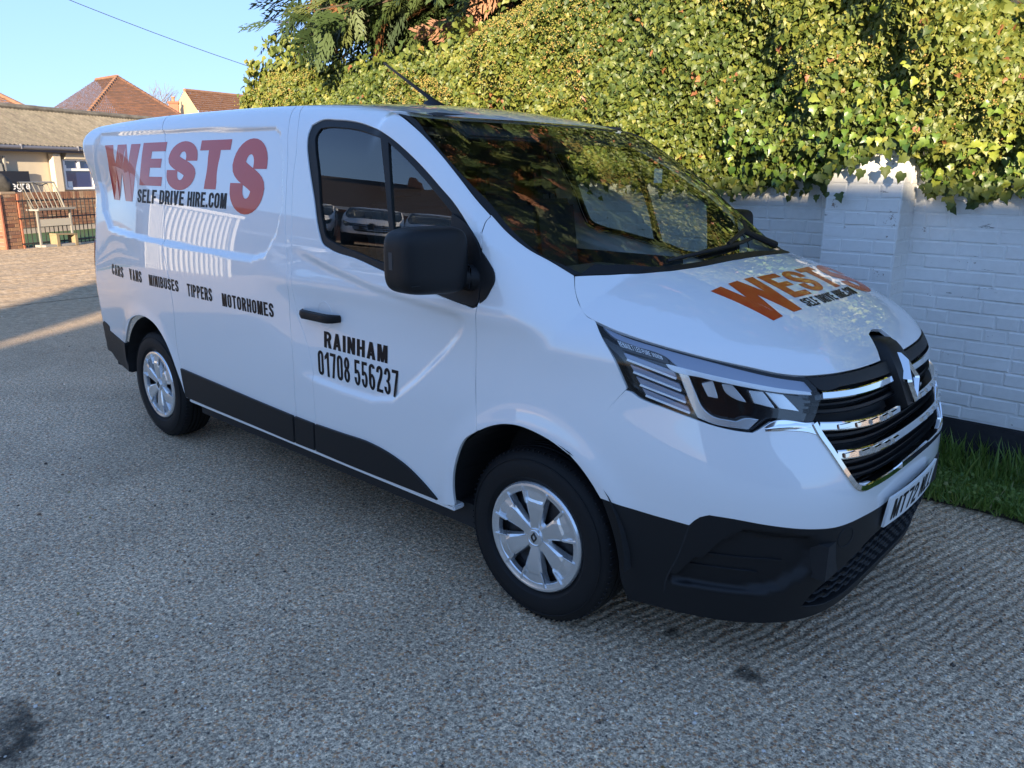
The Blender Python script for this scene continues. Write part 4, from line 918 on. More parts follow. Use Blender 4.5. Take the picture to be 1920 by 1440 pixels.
    # wipers
    for ii in (0,):
        wp = empty('wiper'); wp.parent = van
        bp_ = [(.225, -.46), (.252, -.30), (.262, -.12), (.245, .10), (.215, .24)]
        if ii == 0:
            pts = np.array([(x, y, 0) for x, y in bp_]); pts = hit(pts + A(0, 0, 2.2), (0, 0, -1), 2, .02) + A(0, 0, .012)
            b = MB(); b.tube(list(map(tuple, spl(pts, .04))), .008, 6); b.build('blade', M['black_plastic'], wp, smooth=True)
            pv = hit(A(.262, .34, 2.2)[None], (0, 0, -1), 2, .02)[0]; mid = hit(A(.222, .12, 2.2)[None], (0, 0, -1), 2, .02)[0]; en = hit(A(.262, -.08, 2.2)[None], (0, 0, -1), 2, .02)[0]
            b = MB(); b.tube([pv + A(0, 0, .02), mid + A(0, 0, .035), en + A(0, 0, .022)], [.016, .012, .008], 8); b.build('arm', M['black_plastic'], wp, smooth=True)
            e2 = hit(np.array([(.205, .20, 2.2), (.13, .30, 2.2)]), (0, 0, -1), 2, .02) + A(0, 0, .02)
            b = MB(); b.tube([e2[0], e2[1]], [.012, .009], 6); b.build('arm_tip', M['black_plastic'], wp, smooth=True)
    # lettering on the side
    mt = M['red']
    zt = 1.778
    seq = [('W', -3.665, -3.130, 1.443), ('E', -3.090, -2.785, 1.540), ('S', -2.735, -2.400, 1.522), ('T', -2.385, -2.070, 1.534), ('S', -2.025, -1.705, 1.422)]
    for ch, x0, x1, zb in seq:
        side_text(ch, x0, x1, zb, zt - (.0 if ch != 'W' else .004), mt, van, t=.26 if ch != 'W' else .235, w={'W': .66, 'E': .64, 'S': .68, 'T': .66}[ch], sp=.06)
    for wd, x0, x1 in (('SELF', -3.110, -2.835), ('DRIVE', -2.795, -2.500), ('HIRE.COM', -2.460, -2.045)):
        side_text(wd, x0, x1, 1.442, 1.518, M['blacktext'], van, t=.20, w=.52, track=.08, sp=.3)
    for wd, k in (('CARS', 'cars'), ('VANS', 'vans'), ('MINIBUSES', 'mini'), ('TIPPERS', 'tip'), ('MOTORHOMES', 'mot')):
        q = o_['q_' + k]; side_text(wd, (q[0][0] + q[3][0]) / 2, (q[1][0] + q[2][0]) / 2, (q[2][2] + q[3][2]) / 2, (q[0][2] + q[1][2]) / 2, M['blacktext'], van, t=.20, w=.50, track=.10, sp=.4)
    side_text('RAINHAM', -1.200, -.756, .872, .945, M['blacktext'], van, t=.215, w=.56, track=.12, sp=.3)
    side_text('01708 556237', -1.250, -.687, .740, .853, M['blacktext'], van, t=.155, w=.40, track=.08, sp=.2)
    # lettering on the bonnet
    def hood_text(s, y0, y1, xt, xb, m_, t, w, track, sp):
        def fn(u, v_):
            y = y0 + (y1 - y0) * u; x = xb + (xt - xb) * v_ + .02 * (1 - (y / .5) ** 2)
            q = hit(np.stack([x, y, x * 0 + 2.0], -1), (0, 0, -1), 1.2, .02); return q + Gn(q) * .0012
        V, F, N = text_mesh(s, fn, Gn, sp, t, w, track); mesh_obj('lettering', V, F, m_, van, normals=N)
    for ch, y0, y1, xt, xb in (('W', -.515, -.245, .435, .645), ('E', -.225, -.085, .440, .590), ('S', -.070, .080, .440, .585), ('T', .095, .245, .440, .590), ('S', .265, .485, .435, .650)):
        hood_text(ch, y0, y1, xt, xb, M['hoodred'], .23 if ch != 'W' else .20, {'W': .62, 'E': .62, 'S': .64, 'T': .64}[ch], .1, .08)
    for wd, y0, y1 in (('SELF', -.225, -.12), ('DRIVE', -.10, .035), ('HIRE.COM', .055, .245)):
        hood_text(wd, y0, y1, .602, .645, M['blacktext'], .2, .52, .08, .4)
    # wheels
    def wheel(x, s, steer=0):
        wh = empty('wheel', (x, s * .80, .333)); wh.parent = van
        wh.rotation_euler = (0, 0, steer if s < 0 else math.pi + steer)
        # local: outer face towards -y
        Ro, Wd = .335, .105
        pr = [(.205, -.065), (.214, -.092), (.232, -.108), (.262, -.114), (.292, -.108), (.310, -.098), (.320, -.090), (.3275, -.080), (.332, -.066)]
        tread = [(.334, -.060), (.334, -.046), (.327, -.045), (.327, -.039), (.335, -.038), (.336, -.022), (.328, -.021), (.328, -.014), (.336, -.013), (.336, .004), (.328, .005), (.328, .012), (.336, .013), (.335, .034), (.327, .035), (.327, .041), (.334, .042), (.333, .062), (.326, .085), (.30, .10), (.22, .09)]
        v, f = lathe(pr + tread, 96)
        ty = auto_smooth(mesh_obj('tyre', v, [q[::-1] for q in f], M['rubber'], wh), 30)
        # shoulder sipes
        b = MB()
        for k in range(84):
            a = 2 * math.pi * k / 84; c, s_ = math.cos(a), math.sin(a)
            rot = Matrix.Rotation(-a, 3, 'Y')
            b.box((.3285 * c, -.074, .3285 * s_), (.006, .026, .0035), rot)
        b.build('tread_sipes', M['dark'], wh)['kind'] = 'stuff'
        # raised ring on the sidewall
        v, f = lathe([(.296, -.1075), (.297, -.1095), (.300, -.109), (.301, -.105)], 72); mesh_obj('sidewall_rib', v, [q[::-1] for q in f], M['rubber'], wh, smooth=True)
        v, f = lathe([(.213, -.088), (.206, -.075), (.195, -.06), (.17, -.055), (.15, -.068), (.11, -.066), (.05, -.055), (.001, -.055)], 48)
        auto_smooth(mesh_obj('rim', v, [q[::-1] for q in f], M['steel'], wh), 40)
        # wheel cover: ring, six flared spokes, hub
        wc = []
        def merge(mb, prof_, n_=72):
            v_, f_ = lathe(prof_, n_); mb.add(v_, [q[::-1] for q in f_])
        v, f = lathe([(.176, -.080), (.1775, -.099), (.181, -.1035), (.190, -.1045), (.199, -.1075), (.207, -.106), (.2125, -.099), (.2135, -.090)], 96)
        auto_smooth(mesh_obj('cover_ring', v, [q[::-1] for q in f], M['silver'], wh), 28)
        v, f = lathe([(.001, -.0965), (.040, -.0965), (.058, -.092), (.066, -.080)], 48); auto_smooth(mesh_obj('cover_hub', v, [q[::-1] for q in f], M['silver'], wh), 28)
        for k in range(6):
            a0 = R(90 + 60 * k); c0, s0 = math.cos(a0), math.sin(a0)
            fn_ = lambda r_, w_, h_: (r_ * c0 - w_ * s0, h_, r_ * s0 + w_ * c0)
            hsec = [(.034, .0190, .0160, -.098), (.075, .0280, .0215, -.1035), (.118, .0385, .0280, -.1075), (.140, .0440, .0230, -.1075), (.150, .0490, .0160, -.1035), (.181, .0620, .0160, -.1020)]
            V_, F_ = [], []
            for r_, wb, wt, hh in hsec:
                for w_, h_ in ((-wb - .004, -.078), (-wb, hh + .006), (-wt, hh), (wt, hh), (wb, hh + .006), (wb + .004, -.078)): V_.append(fn_(r_, w_, h_))
            for i_ in range(len(hsec) - 1):
                for j_ in range(5): F_.append((i_ * 6 + j_, i_ * 6 + j_ + 1, (i_ + 1) * 6 + j_ + 1, (i_ + 1) * 6 + j_))
            o2 = mesh_obj('cover_spoke', V_, F_, M['silver'], wh)
            bm = bmesh.new(); bm.from_mesh(o2.data); bmesh.ops.recalc_face_normals(bm, faces=bm.faces)
            if sum(f2.normal.y for f2 in bm.faces) > 0: bmesh.ops.reverse_faces(bm, faces=bm.faces)
            bm.to_mesh(o2.data); bm.free()
            for sg in (-1, 1):                                    # raised rib along each flare
                q = MB(); q.prism([(.126, sg * .0345), (.132, sg * .0430), (.184, sg * .0630), (.188, sg * .0540)], fn_, -.098, -.1095)
                q.build('spoke_rib', M['silver'], wh, bevel=.0015)
        v, f = lathe([(.001, -.104), (.026, -.104), (.0285, -.102), (.031, -.104), (.034, -.1035), (.036, -.097)], 32); auto_smooth(mesh_obj('centre_cap', v, [q[::-1] for q in f], M['silver'], wh), 25)
        b = MB(); dd = [(0, .021), (.013, .004), (.013, -.004), (0, -.021), (-.013, -.004), (-.013, .004)]; di = [(u * .55, v_ * .55) for u, v_ in dd]
        for k in range(6):
            q = [dd[k], dd[(k + 1) % 6], di[(k + 1) % 6], di[k]]; b.prism(q, lambda u, w_, h: (u, h, w_), -.1065, -.103)
        b.build('cap_emblem', M['black_gloss'], wh)
        return wh
    wheel(0, -1, .02); wheel(-3.098, -1); wheel(0, 1); wheel(-3.098, 1)
    # wheel housings, floor and underside
    for x in (0, -3.098):
        for s in (-1, 1):
            v, f = [], []; n = 20
            for y in (.955 if x == 0 else .93, .62):
                for k in range(n + 1):
                    a = math.pi * k / n; rr_ = .415
                    v.append((x + (0.0 if x == 0 else .05) + rr_ * math.cos(a), s * (y - (.03 if (x == 0 and math.cos(a) > .5) else 0)), .355 + rr_ * math.sin(a)))
            for k in range(n): f.append((k, k + 1, n + 2 + k, n + 1 + k))
            v.append((x, s * .62, .355)); f += [(n + 1 + k, n + 2 + k, len(v) - 1) for k in range(n)]
            mesh_obj('wheel_housing', v, f, M['dark'], van)
    b = MB(); b.box((-1.45, 0, .30), (2.3, 1.75, .10)); b.box((-3.75, 0, .36), (.45, 1.6, .12)); b.box((.55, 0, .26), (.5, 1.2, .10)); b.box((-1.5, 0, .45), (4.9, 1.2, .12)); b.build('underbody', M['dark'], van)
    # cabin
    cab = empty('cabin'); cab.parent = van
    b = MB(); b.box((-1.42, 0, 1.10), (.03, 1.56, 1.42)); b.build('bulkhead', M['cabin2'], cab)
    b = MB(); b.box((-.90, 0, .56), (1.0, 1.72, .04)); b.box((-.1, 0, .60), (.7, 1.15, .04)); b.build('cabin_floor', M['dark'], cab)
    b = MB(); b.box((-1.08, 0, 1.855), (.62, 1.30, .015)); b.build('headlining', M['cabin2'], cab)
    v = []; f = []
    prof = [(.22, 1.215), (.06, 1.222), (-.12, 1.20), (-.24, 1.15), (-.28, 1.05), (-.24, .80), (-.10, .58)]
    for y in (-.68, .68): v += [(x, y, z) for x, z in prof]
    k = len(prof); f = [(i, i + 1, k + i + 1, k + i) for i in range(k - 1)]
    auto_smooth(mesh_obj('dashboard', v, f, M['cabin2'], cab), 40)
    b = MB(); b.box((-.16, -.40, 1.235), (.22, .40, .07)); b.build('instrument_hood', M['cabin2'], cab, bevel=.02)
    b = MB(); pts = [(-.42 + .07 * math.sin(t) * -1, -.40 + .19 * math.cos(t), 1.09 + .175 * math.sin(t)) for t in np.linspace(0, 2 * math.pi, 33)]
    b.tube(pts, .016, 8, False); b.tube([(-.42, -.58, 1.09), (-.40, -.40, 1.08), (-.42, -.22, 1.09)], .02, 8); b.tube([(-.40, -.40, 1.08), (-.22, -.40, 1.02)], .035, 8); b.build('steering_wheel', M['black_plastic'], cab, smooth=True)
    for y, wd in ((-.42, .50), (.22, .50), (.62, .42)):
        b = MB(); b.box((-.90, y, .86), (.50, wd, .15)); b.build('seat_cushion', M['cabin'], cab, bevel=.04, seg=3)
        b = MB(); b.box((-1.20, y, 1.18), (.13, wd * .94, .62), Matrix.Rotation(-.14, 3, 'Y')); b.build('seat_back', M['cabin'], cab, bevel=.04, seg=3)
        b = MB(); b.box((-1.27, y, 1.60), (.09, wd * .5, .17), Matrix.Rotation(-.1, 3, 'Y')); b.build('headrest', M['cabin'], cab, bevel=.03, seg=3)
    for s in (-1, 1):
        b = MB(); b.box((-.93, s * .905, .86), (.84, .02, .66)); b.build('door_lining', M['cabin2'], cab)
    b = MB(); b.box((-.62, 0, 1.745), (.03, .24, .065)); b.build('interior_mirror', M['black_plastic'], cab, bevel=.01)
    for s in (-1, 1):
        b = MB(); b.box((-.72, s * .36, 1.80), (.16, .46, .02), Matrix.Rotation(.5, 3, 'Y')); b.build('sun_visor', M['cabin2'], cab, bevel=.008)
    b = MB(); b.box((-.5, .60, 1.62), (.004, .07, .07)); b.build('tax_label', M['plate'], cab)
    return van
VAN = build_van()
# ================================================================ setting
def tex_mat(name):
    m, t, b = nmat(name); tc = t.nodes.new('ShaderNodeTexCoord')
    def N(kind, **k):
        n = t.nodes.new(kind)
        for a, v in k.items():
            if a in n.inputs.keys(): n.inputs[a].default_value = v
            else: setattr(n, a, v)
        return n
    def L(a, b_): t.links.new(a, b_)
    def ramp(fac, stops, interp='LINEAR'):
        r = N('ShaderNodeValToRGB'); r.color_ramp.interpolation = interp
        while len(r.color_ramp.elements) < len(stops): r.color_ramp.elements.new(.5)
        for e, (p, c) in zip(r.color_ramp.elements, stops): e.position = p; e.color = (*c, 1) if len(c) == 3 else c
        L(fac, r.inputs[0]); return r.outputs[0]
    def mix(f, a, b_, mode='MIX'):
        n = N('ShaderNodeMix'); n.data_type = 'RGBA'; n.blend_type = mode
        for s, v in (('Factor', f), ('A', a), ('B', b_)):
            i = n.inputs[s] if s == 'Factor' else [q for q in n.inputs if q.name == s and q.type == 'RGBA'][0]
            if hasattr(v, 'is_linked') or hasattr(v, 'links'): L(v, i)
            else: i.default_value = v if s == 'Factor' else (*v, 1)
        return [q for q in n.outputs if q.type == 'RGBA'][0]
    def bump(h, st, dist, prev=None):
        n = N('ShaderNodeBump'); n.inputs['Strength'].default_value = st; n.inputs['Distance'].default_value = dist
        L(h, n.inputs['Height'])
        if prev is not None: L(prev, n.inputs['Normal'])
        return n.outputs[0]
    return m, t, b, tc, N, L, ramp, mix, bump

def ground_material():
    m, t, b, tc, N, L, ramp, mix, bump = tex_mat('exposed_aggregate_concrete')
    P = tc.outputs['Object']
    # slightly flattened cells: stones of 5 to 12 mm in cement
    wn = N('ShaderNodeTexNoise', Scale=60., Detail=2.); L(P, wn.inputs['Vector'])
    va = N('ShaderNodeVectorMath'); va.operation = 'MULTIPLY_ADD'; L(wn.outputs['Color'], va.inputs[0]); va.inputs[1].default_value = (.010, .010, 0); L(P, va.inputs[2])
    Q = va.outputs[0]
    v1 = N('ShaderNodeTexVoronoi', Scale=95.); L(Q, v1.inputs['Vector']); v1.inputs['Randomness'].default_value = 1
    v2 = N('ShaderNodeTexVoronoi', Scale=210.); L(Q, v2.inputs['Vector'])
    stone = ramp(v1.outputs['Color'], [(0, (0.196, 0.167, 0.142)), (.16, (0.332, 0.275, 0.223)), (.34, (0.498, 0.435, 0.357)), (.5, (0.407, 0.246, 0.155)), (.60, (0.603, 0.522, 0.418)), (.74, (0.513, 0.348, 0.216)), (.86, (0.784, 0.681, 0.539)), (.955, (0.920, 0.920, 0.920))], 'CONSTANT')
    fine = ramp(v2.outputs['Color'], [(0, (0.287, 0.254, 0.209)), (.35, (0.483, 0.428, 0.351)), (.7, (0.664, 0.587, 0.485)), (.93, (0.920, 0.913, 0.755))], 'CONSTANT')
    gap = ramp(v1.outputs['Distance'], [(.0, (0, 0, 0)), (.42, (0, 0, 0)), (.58, (1, 1, 1)), (1, (1, 1, 1))])
    col = mix(gap, stone, fine)
    big = N('ShaderNodeTexNoise', Scale=.9, Detail=5., Roughness=.6); L(P, big.inputs['Vector'])
    col = mix(1., col, ramp(big.outputs[0], [(.3, (.95, .84, .71)), (.7, (1.50, 1.33, 1.14))]), 'MULTIPLY')
    md = N('ShaderNodeTexNoise', Scale=58., Detail=5., Roughness=.8); L(P, md.inputs['Vector'])
    col = mix(1., col, ramp(md.outputs[0], [(.36, (.34, .33, .32)), (.50, (.95, .95, .95)), (.64, (1.62, 1.56, 1.47))]), 'MULTIPLY')
    # oil and tyre dirt stains
    st = N('ShaderNodeTexNoise', Scale=2.6, Detail=6., Roughness=.72); L(P, st.inputs['Vector'])
    stain = ramp(st.outputs[0], [(.66, (0, 0, 0)), (.74, (1, 1, 1))])
    col = mix(stain, col, mix(.6, col, (.035, .03, .026)))
    # individual drips and a larger dark patch
    for (x, y, r) in ((.76, -.66, .055), (.44, -.62, .04), (-.74, -2.52, .20), (-.62, -2.45, .08)):
        d = N('ShaderNodeVectorMath'); d.operation = 'DISTANCE'; L(Q, d.inputs[0]); d.inputs[1].default_value = (x, y, 0)
        nn = N('ShaderNodeTexNoise', Scale=14., Detail=5.); L(P, nn.inputs['Vector'])
        ad = N('ShaderNodeMath'); ad.operation = 'MULTIPLY_ADD'; L(nn.outputs[0], ad.inputs[0]); ad.inputs[1].default_value = r * 2.2; L(d.outputs['Value'], ad.inputs[2])
        k = ramp(ad.outputs[0], [(r * 1.5, (1, 1, 1)), (r * 2.1, (0, 0, 0))])
        col = mix(k, col, mix(.78, col, (.012, .012, .009)))
    # brownish earth further back
    sx = N('ShaderNodeSeparateXYZ'); L(P, sx.inputs[0])
    far = N('ShaderNodeMapRange'); L(sx.outputs[0], far.inputs[0]); far.inputs[1].default_value = -4.5; far.inputs[2].default_value = -8.5
    earth = N('ShaderNodeTexNoise', Scale=11., Detail=10., Roughness=.82); L(P, earth.inputs['Vector'])
    ec = ramp(earth.outputs[0], [(.3, (.17, .105, .055)), (.5, (.44, .31, .18)), (.7, (.72, .55, .36))])
    col = mix(far.outputs[0], col, mix(.88, col, ec))
    L(col, b.inputs['Base Color']); b.inputs['Roughness'].default_value = .78; b.inputs['Specular IOR Level'].default_value = .4
    # relief: stones, tamping ridges, fine grain
    rot = N('ShaderNodeMapping'); rot.inputs['Rotation'].default_value = (0, 0, R(12)); L(P, rot.inputs[0])
    wv = N('ShaderNodeTexWave', Scale=7.5, Distortion=5., Detail=3.); wv.inputs['Detail Scale'].default_value = .6; L(rot.outputs[0], wv.inputs['Vector'])
    amp = N('ShaderNodeMapRange'); L(sx.outputs[1], amp.inputs[0]); amp.inputs[1].default_value = -2.6; amp.inputs[2].default_value = .6; amp.inputs[3].default_value = .06; amp.inputs[4].default_value = 1.
    wm = N('ShaderNodeMath'); wm.operation = 'MULTIPLY'; L(wv.outputs[0], wm.inputs[0]); L(amp.outputs[0], wm.inputs[1])
    nb = bump(wm.outputs[0], 1., .007)
    nb = bump(big.outputs[0], .5, .02, nb)
    inv = N('ShaderNodeMath'); inv.operation = 'SUBTRACT'; inv.inputs[0].default_value = 1; L(v1.outputs['Distance'], inv.inputs[1])
    nb = bump(inv.outputs[0], .8, .0028, nb)
    inv2 = N('ShaderNodeMath'); inv2.operation = 'SUBTRACT'; inv2.inputs[0].default_value = 1; L(v2.outputs['Distance'], inv2.inputs[1])
    nb = bump(inv2.outputs[0], .9, .0015, nb)
    L(nb, b.inputs['Normal'])
    return m
GM = ground_material()
# one sheet to the horizon, finer near the camera
xs = sorted(set([-400, -150, -60, -35, -25] + list(np.round(np.arange(-20, 6.01, .5), 2)) + [10, 25, 60, 150, 400]))
ys = sorted(set([-400, -150, -60, -30, -15] + list(np.round(np.arange(-8, 10.01, .5), 2)) + [20, 50, 150, 400]))
gv = [(x, y, 0) for x in xs for y in ys]; ny = len(ys)
gf = [(i * ny + j, (i + 1) * ny + j, (i + 1) * ny + j + 1, i * ny + j + 1) for i in range(len(xs) - 1) for j in range(ny - 1)]
tag(mesh_obj('ground', gv, gf, GM, smooth=True), kind='structure')
# rutted earth track further back
def track():
    rng = np.random.RandomState(3)
    X = np.arange(-16.9, -9.2, .06); Y = np.arange(-9, 9.1, .25)
    ph = np.cumsum(rng.uniform(.4, 1.8, len(X)) * .9)
    V = []
    for i, x in enumerate(X):
        for y in Y:
            w_ = .012 * math.sin(ph[i] + .25 * math.sin(y * .7)) + .018 * math.sin(x * 2.9 + y * .12) + rng.uniform(-.004, .004)
            e = min(1, (x + 16.9) / .6, (-9.2 - x) / .8)
            V.append((x + .10 * y * -1 * .9, y, .004 + max(0, .03 + w_) * max(0, e)))
    n = len(Y); F = [(i * n + j, (i + 1) * n + j, (i + 1) * n + j + 1, i * n + j + 1) for i in range(len(X) - 1) for j in range(n - 1)]
    tag(mesh_obj('earth_track', V, F, GM, smooth=True), kind='structure')
track()
# ---------------------------------------------------------------- painted brick wall
def painted_brick_mat():
    m, t, b, tc, N, L, ramp, mix, bump = tex_mat('white_masonry_paint')
    g = N('ShaderNodeNewGeometry'); P = g.outputs['Position']
    n1 = N('ShaderNodeTexNoise', Scale=2.2, Detail=6.); L(P, n1.inputs['Vector'])
    col = ramp(n1.outputs[0], [(.3, (.80, .79, .77)), (.7, (.88, .875, .86))])
    n2 = N('ShaderNodeTexNoise', Scale=9., Detail=8., Roughness=.78); L(P, n2.inputs['Vector'])
    mp = N('ShaderNodeMapping'); mp.inputs['Scale'].default_value = (1.5, 1.5, 12); L(P, mp.inputs[0])
    n3 = N('ShaderNodeTexNoise', Scale=2.6, Detail=7., Roughness=.7); L(mp.outputs[0], n3.inputs['Vector'])
    peel = ramp(n2.outputs[0], [(.645, (0, 0, 0)), (.66, (1, 1, 1))]); crack = ramp(n3.outputs[0], [(.67, (0, 0, 0)), (.70, (1, 1, 1))])
    col = mix(peel, col, (.26, .17, .12)); col = mix(crack, col, (.13, .11, .10))
    n4 = N('ShaderNodeTexNoise', Scale=30., Detail=6., Roughness=.6); L(P, n4.inputs['Vector'])
    col = mix(.25, col, ramp(n4.outputs[0], [(.35, (.8, .79, .77)), (.65, (1., 1., .99))]), 'MULTIPLY')
    L(col, b.inputs['Base Color']); b.inputs['Roughness'].default_value = .72
    nb = bump(n2.outputs[0], .3, .006); nb = bump(n4.outputs[0], .35, .002, nb); L(nb, b.inputs['Normal'])
    return m
PB = painted_brick_mat()
blackwash = mat('black_plinth_paint', (.018, .018, .022), .7, noise=.5, nscale=12, bump=.5, bscale=40)
def brick_mesh(L_, Hh, D_, seed, m, ch=.006, rough=.0015):
    """brick with a worn arris: front towards -y, centred on x and z"""
    r = random.Random(seed); j = lambda s: r.uniform(-s, s)
    a, c = L_ / 2, Hh / 2
    fr_ = [(-a + ch + j(rough), j(rough), -c + ch + j(rough)), (a - ch + j(rough), j(rough), -c + ch + j(rough)), (a - ch + j(rough), j(rough), c - ch + j(rough)), (-a + ch + j(rough), j(rough), c - ch + j(rough))]
    md = [(-a, ch * .9, -c), (a, ch * .9, -c), (a, ch * .9, c), (-a, ch * .9, c)]; bk = [(x, D_, z) for x, _, z in md]
    v = fr_ + md + bk; f = [(0, 1, 2, 3)] + [(i + 4, (i + 1) % 4 + 4, (i + 1) % 4, i) for i in range(4)] + [(i + 8, (i + 1) % 4 + 8, (i + 1) % 4 + 4, i + 4) for i in range(4)]
    me = bpy.data.meshes.new('brick'); me.from_pydata(v, [], f); me.materials.append(m); me.update(); return me
WALL_Y = 1.95
def courses(x0, x1, z0, n, rng, phase=0, LB=.232, HB=.116):
    out = []
    for k in range(n):
        z = z0 + .0755 * (k + .5); x = x0 - rng.uniform(0, .2); kind = k % 2
        while x < x1:
            head = rng.random() < (.22 if kind else .38); l = HB if head else LB
            out.append((x + l / 2, z, l, head)); x += l
    return out
def wall():
    rng = random.Random(11)
    root = empty('brick_wall', (-2.8, WALL_Y + .1, 0)); tag(root, 'white painted brick wall with ivy over its top beside the van', 'wall')
    off = Vector((2.8, -.1 - WALL_Y, 0))
    def place(o): o.location = Vector(o.location) + off; return o
    # core carries the joints
    b = MB(); b.box((-2.8, WALL_Y + .1115, 1.05), (9.2, .225, 2.1)); b.v = [tuple(Vector(q) + off) for q in b.v]; b.build('wall_core', PB, root)
    b = MB(); b.box((-2.8, WALL_Y + .096, .150), (9.3, .215, .30)); b.v = [tuple(Vector(q) + off) for q in b.v]; b.build('plinth', blackwash, root, bevel=.008)
    S = [brick_mesh(.228, .0715, .014, i, PB, .007, .002) for i in range(8)]; H = [brick_mesh(.112, .0715, .014, 20 + i, PB, .007, .002) for i in range(5)]
    cs = courses(-7.3, 1.75, .302, 22, rng)
    near = [c for c in cs if -1.05 < c[0] < 1.45 and c[1] < 1.72 and not (-.09 < c[0] < .36)]
    far = [c for c in cs if c not in near]
    for x, z, l, h in near[:245]:
        o = bpy.data.objects.new('brick', rng.choice(H if h else S)); link(o, root)
        o.location = Vector((x, WALL_Y - .006 + rng.uniform(-.002, .002), z)) + off; o.rotation_euler = (rng.uniform(-.02, .02), rng.uniform(-.008, .008), rng.uniform(-.014, .014)); o.location.z += .003 * math.sin(x * 3.1 + z * 2)
    V, F = [], []
    for x, z, l, h in far + near[245:]:
        me = rng.choice(H if h else S); n = len(V)
        V += [(q.co.x + x + off.x, q.co.y + WALL_Y - .004 + off.y, q.co.z + z) for q in me.vertices]; F += [tuple(i + n for i in p.vertices) for p in me.polygons]
    o = mesh_obj('brickwork', V, F, PB, root); o['kind'] = 'stuff'
    # pier
    pr = empty('brick_pier', (.135, 1.70, 0)); tag(pr, 'white painted brick pier standing out from the wall behind the bonnet', 'pier')
    px0, px1, py = -.070, .340, 1.70
    b = MB(); b.box((0, .1265, .95), (px1 - px0 - .005, .247, 1.90)); b.build('pier_core', PB, pr)
    b = MB(); b.box((0, .114, .150), (px1 - px0 + .03, .25, .30)); b.build('plinth', blackwash, pr, bevel=.008)
    pc = (px0 + px1) / 2
    SW = [brick_mesh(.114, .0735, .012, 40 + i, PB, .007, .002) for i in range(3)]; T = [brick_mesh(.174, .0735, .012, 50 + i, PB, .007, .002) for i in range(2)]
    for k in range(21):
        z = .302 + .0755 * (k + .5)
        lay = [(-.2025 + .113, S), (-.2025 + .226 + .087, T)] if k % 2 else [(-.2025 + .056, H), (-.2025 + .112 + .028 + .058, T), (.2025 - .058, H)]
        if k % 2 == 0: lay = [(-.147, H), (0, T), (.147, H)]
        for dx, ms in lay:
            o = bpy.data.objects.new('brick', rng.choice(ms)); link(o, pr); o.location = (dx + rng.uniform(-.002, .002), rng.uniform(-.002, .002), z); o.rotation_euler = (0, rng.uniform(-.006, .006), rng.uniform(-.01, .01))
        for s in (1, -1):
            lay = [(.125, S)] if k % 2 == 0 else [(.062, H), (.185, H)]
            for dy, ms in lay:
                o = bpy.data.objects.new('brick', rng.choice(ms)); link(o, pr); o.rotation_euler = (0, 0, s * math.pi / 2); o.location = (s * .205, dy, z)
wall()
# ---------------------------------------------------------------- foliage helpers
def leaf_mat(name, stops, rough=.42, trans=.25, nscale=.6):
    m, t, b, tc, N, L, ramp, mix, bump = tex_mat(name)
    at = N('ShaderNodeAttribute'); at.attribute_name = 'leaf'
    col = ramp(at.outputs['Fac'], stops)
    L(col, b.inputs['Base Color']); b.inputs['Roughness'].default_value = rough; b.inputs['Specular IOR Level'].default_value = .5
    o = t.nodes['Material Output']; mx = N('ShaderNodeMixShader'); mx.inputs[0].default_value = trans
    tr = N('ShaderNodeBsdfTranslucent'); L(mix(1., col, (1.5, 1.6, .7), 'MULTIPLY'), tr.inputs[0])
    L(b.outputs[0], mx.inputs[1]); L(tr.outputs[0], mx.inputs[2]); L(mx.outputs[0], o.inputs[0])
    return m
def scatter(name, tmpl_v, tmpl_f, pos, rotm, scale, tint, m, parent=None):
    """join many copies of small leaf shapes; tmpl lists allow several shapes"""
    pos = np.asarray(pos); n = len(pos); V, F, T = [], [], []; base = 0
    kinds = len(tmpl_v); which = np.random.RandomState(n).randint(0, kinds, n)
    for k in range(kinds):
        idx = np.where(which == k)[0]; tv = np.asarray(tmpl_v[k]); tf = np.asarray(tmpl_f[k])
        if len(idx) == 0: continue
        v = np.einsum('nij,kj->nki', rotm[idx], tv) * scale[idx][:, None, None] + pos[idx][:, None, :]
        V.append(v.reshape(-1, 3)); T.append(np.repeat(tint[idx], len(tv)))
        f = tf[None] + (np.arange(len(idx)) * len(tv))[:, None, None] + base; F.append(f.reshape(-1, tf.shape[1])); base += len(idx) * len(tv)
    V = np.concatenate(V); F = np.concatenate(F); T = np.concatenate(T)
    me = bpy.data.meshes.new(name); me.vertices.add(len(V)); me.vertices.foreach_set('co', V.astype(np.float32).ravel())
    k = F.shape[1]; me.loops.add(F.size); me.loops.foreach_set('vertex_index', F.astype(np.int32).ravel())
    me.polygons.add(len(F)); me.polygons.foreach_set('loop_start', (np.arange(len(F)) * k).astype(np.int32)); me.update(calc_edges=True)
    a = me.attributes.new('leaf', 'FLOAT', 'POINT'); a.data.foreach_set('value', T.astype(np.float32))
    me.materials.append(m); me.polygons.foreach_set('use_smooth', [True] * len(F)); return link(bpy.data.objects.new(name, me), parent)
def basis(nrm, up, roll):
    """rotation matrices with local z = leaf normal, local y = leaf tip direction"""
    n = nrm / np.linalg.norm(nrm, axis=1, keepdims=True)
    y = up - n * (up * n).sum(1, keepdims=True); y /= np.maximum(np.linalg.norm(y, axis=1, keepdims=True), 1e-6)
    x = np.cross(y, n); c, s = np.cos(roll)[:, None], np.sin(roll)[:, None]
    x2, y2 = x * c + y * s, y * c - x * s
    return np.stack([x2, y2, n], -1)
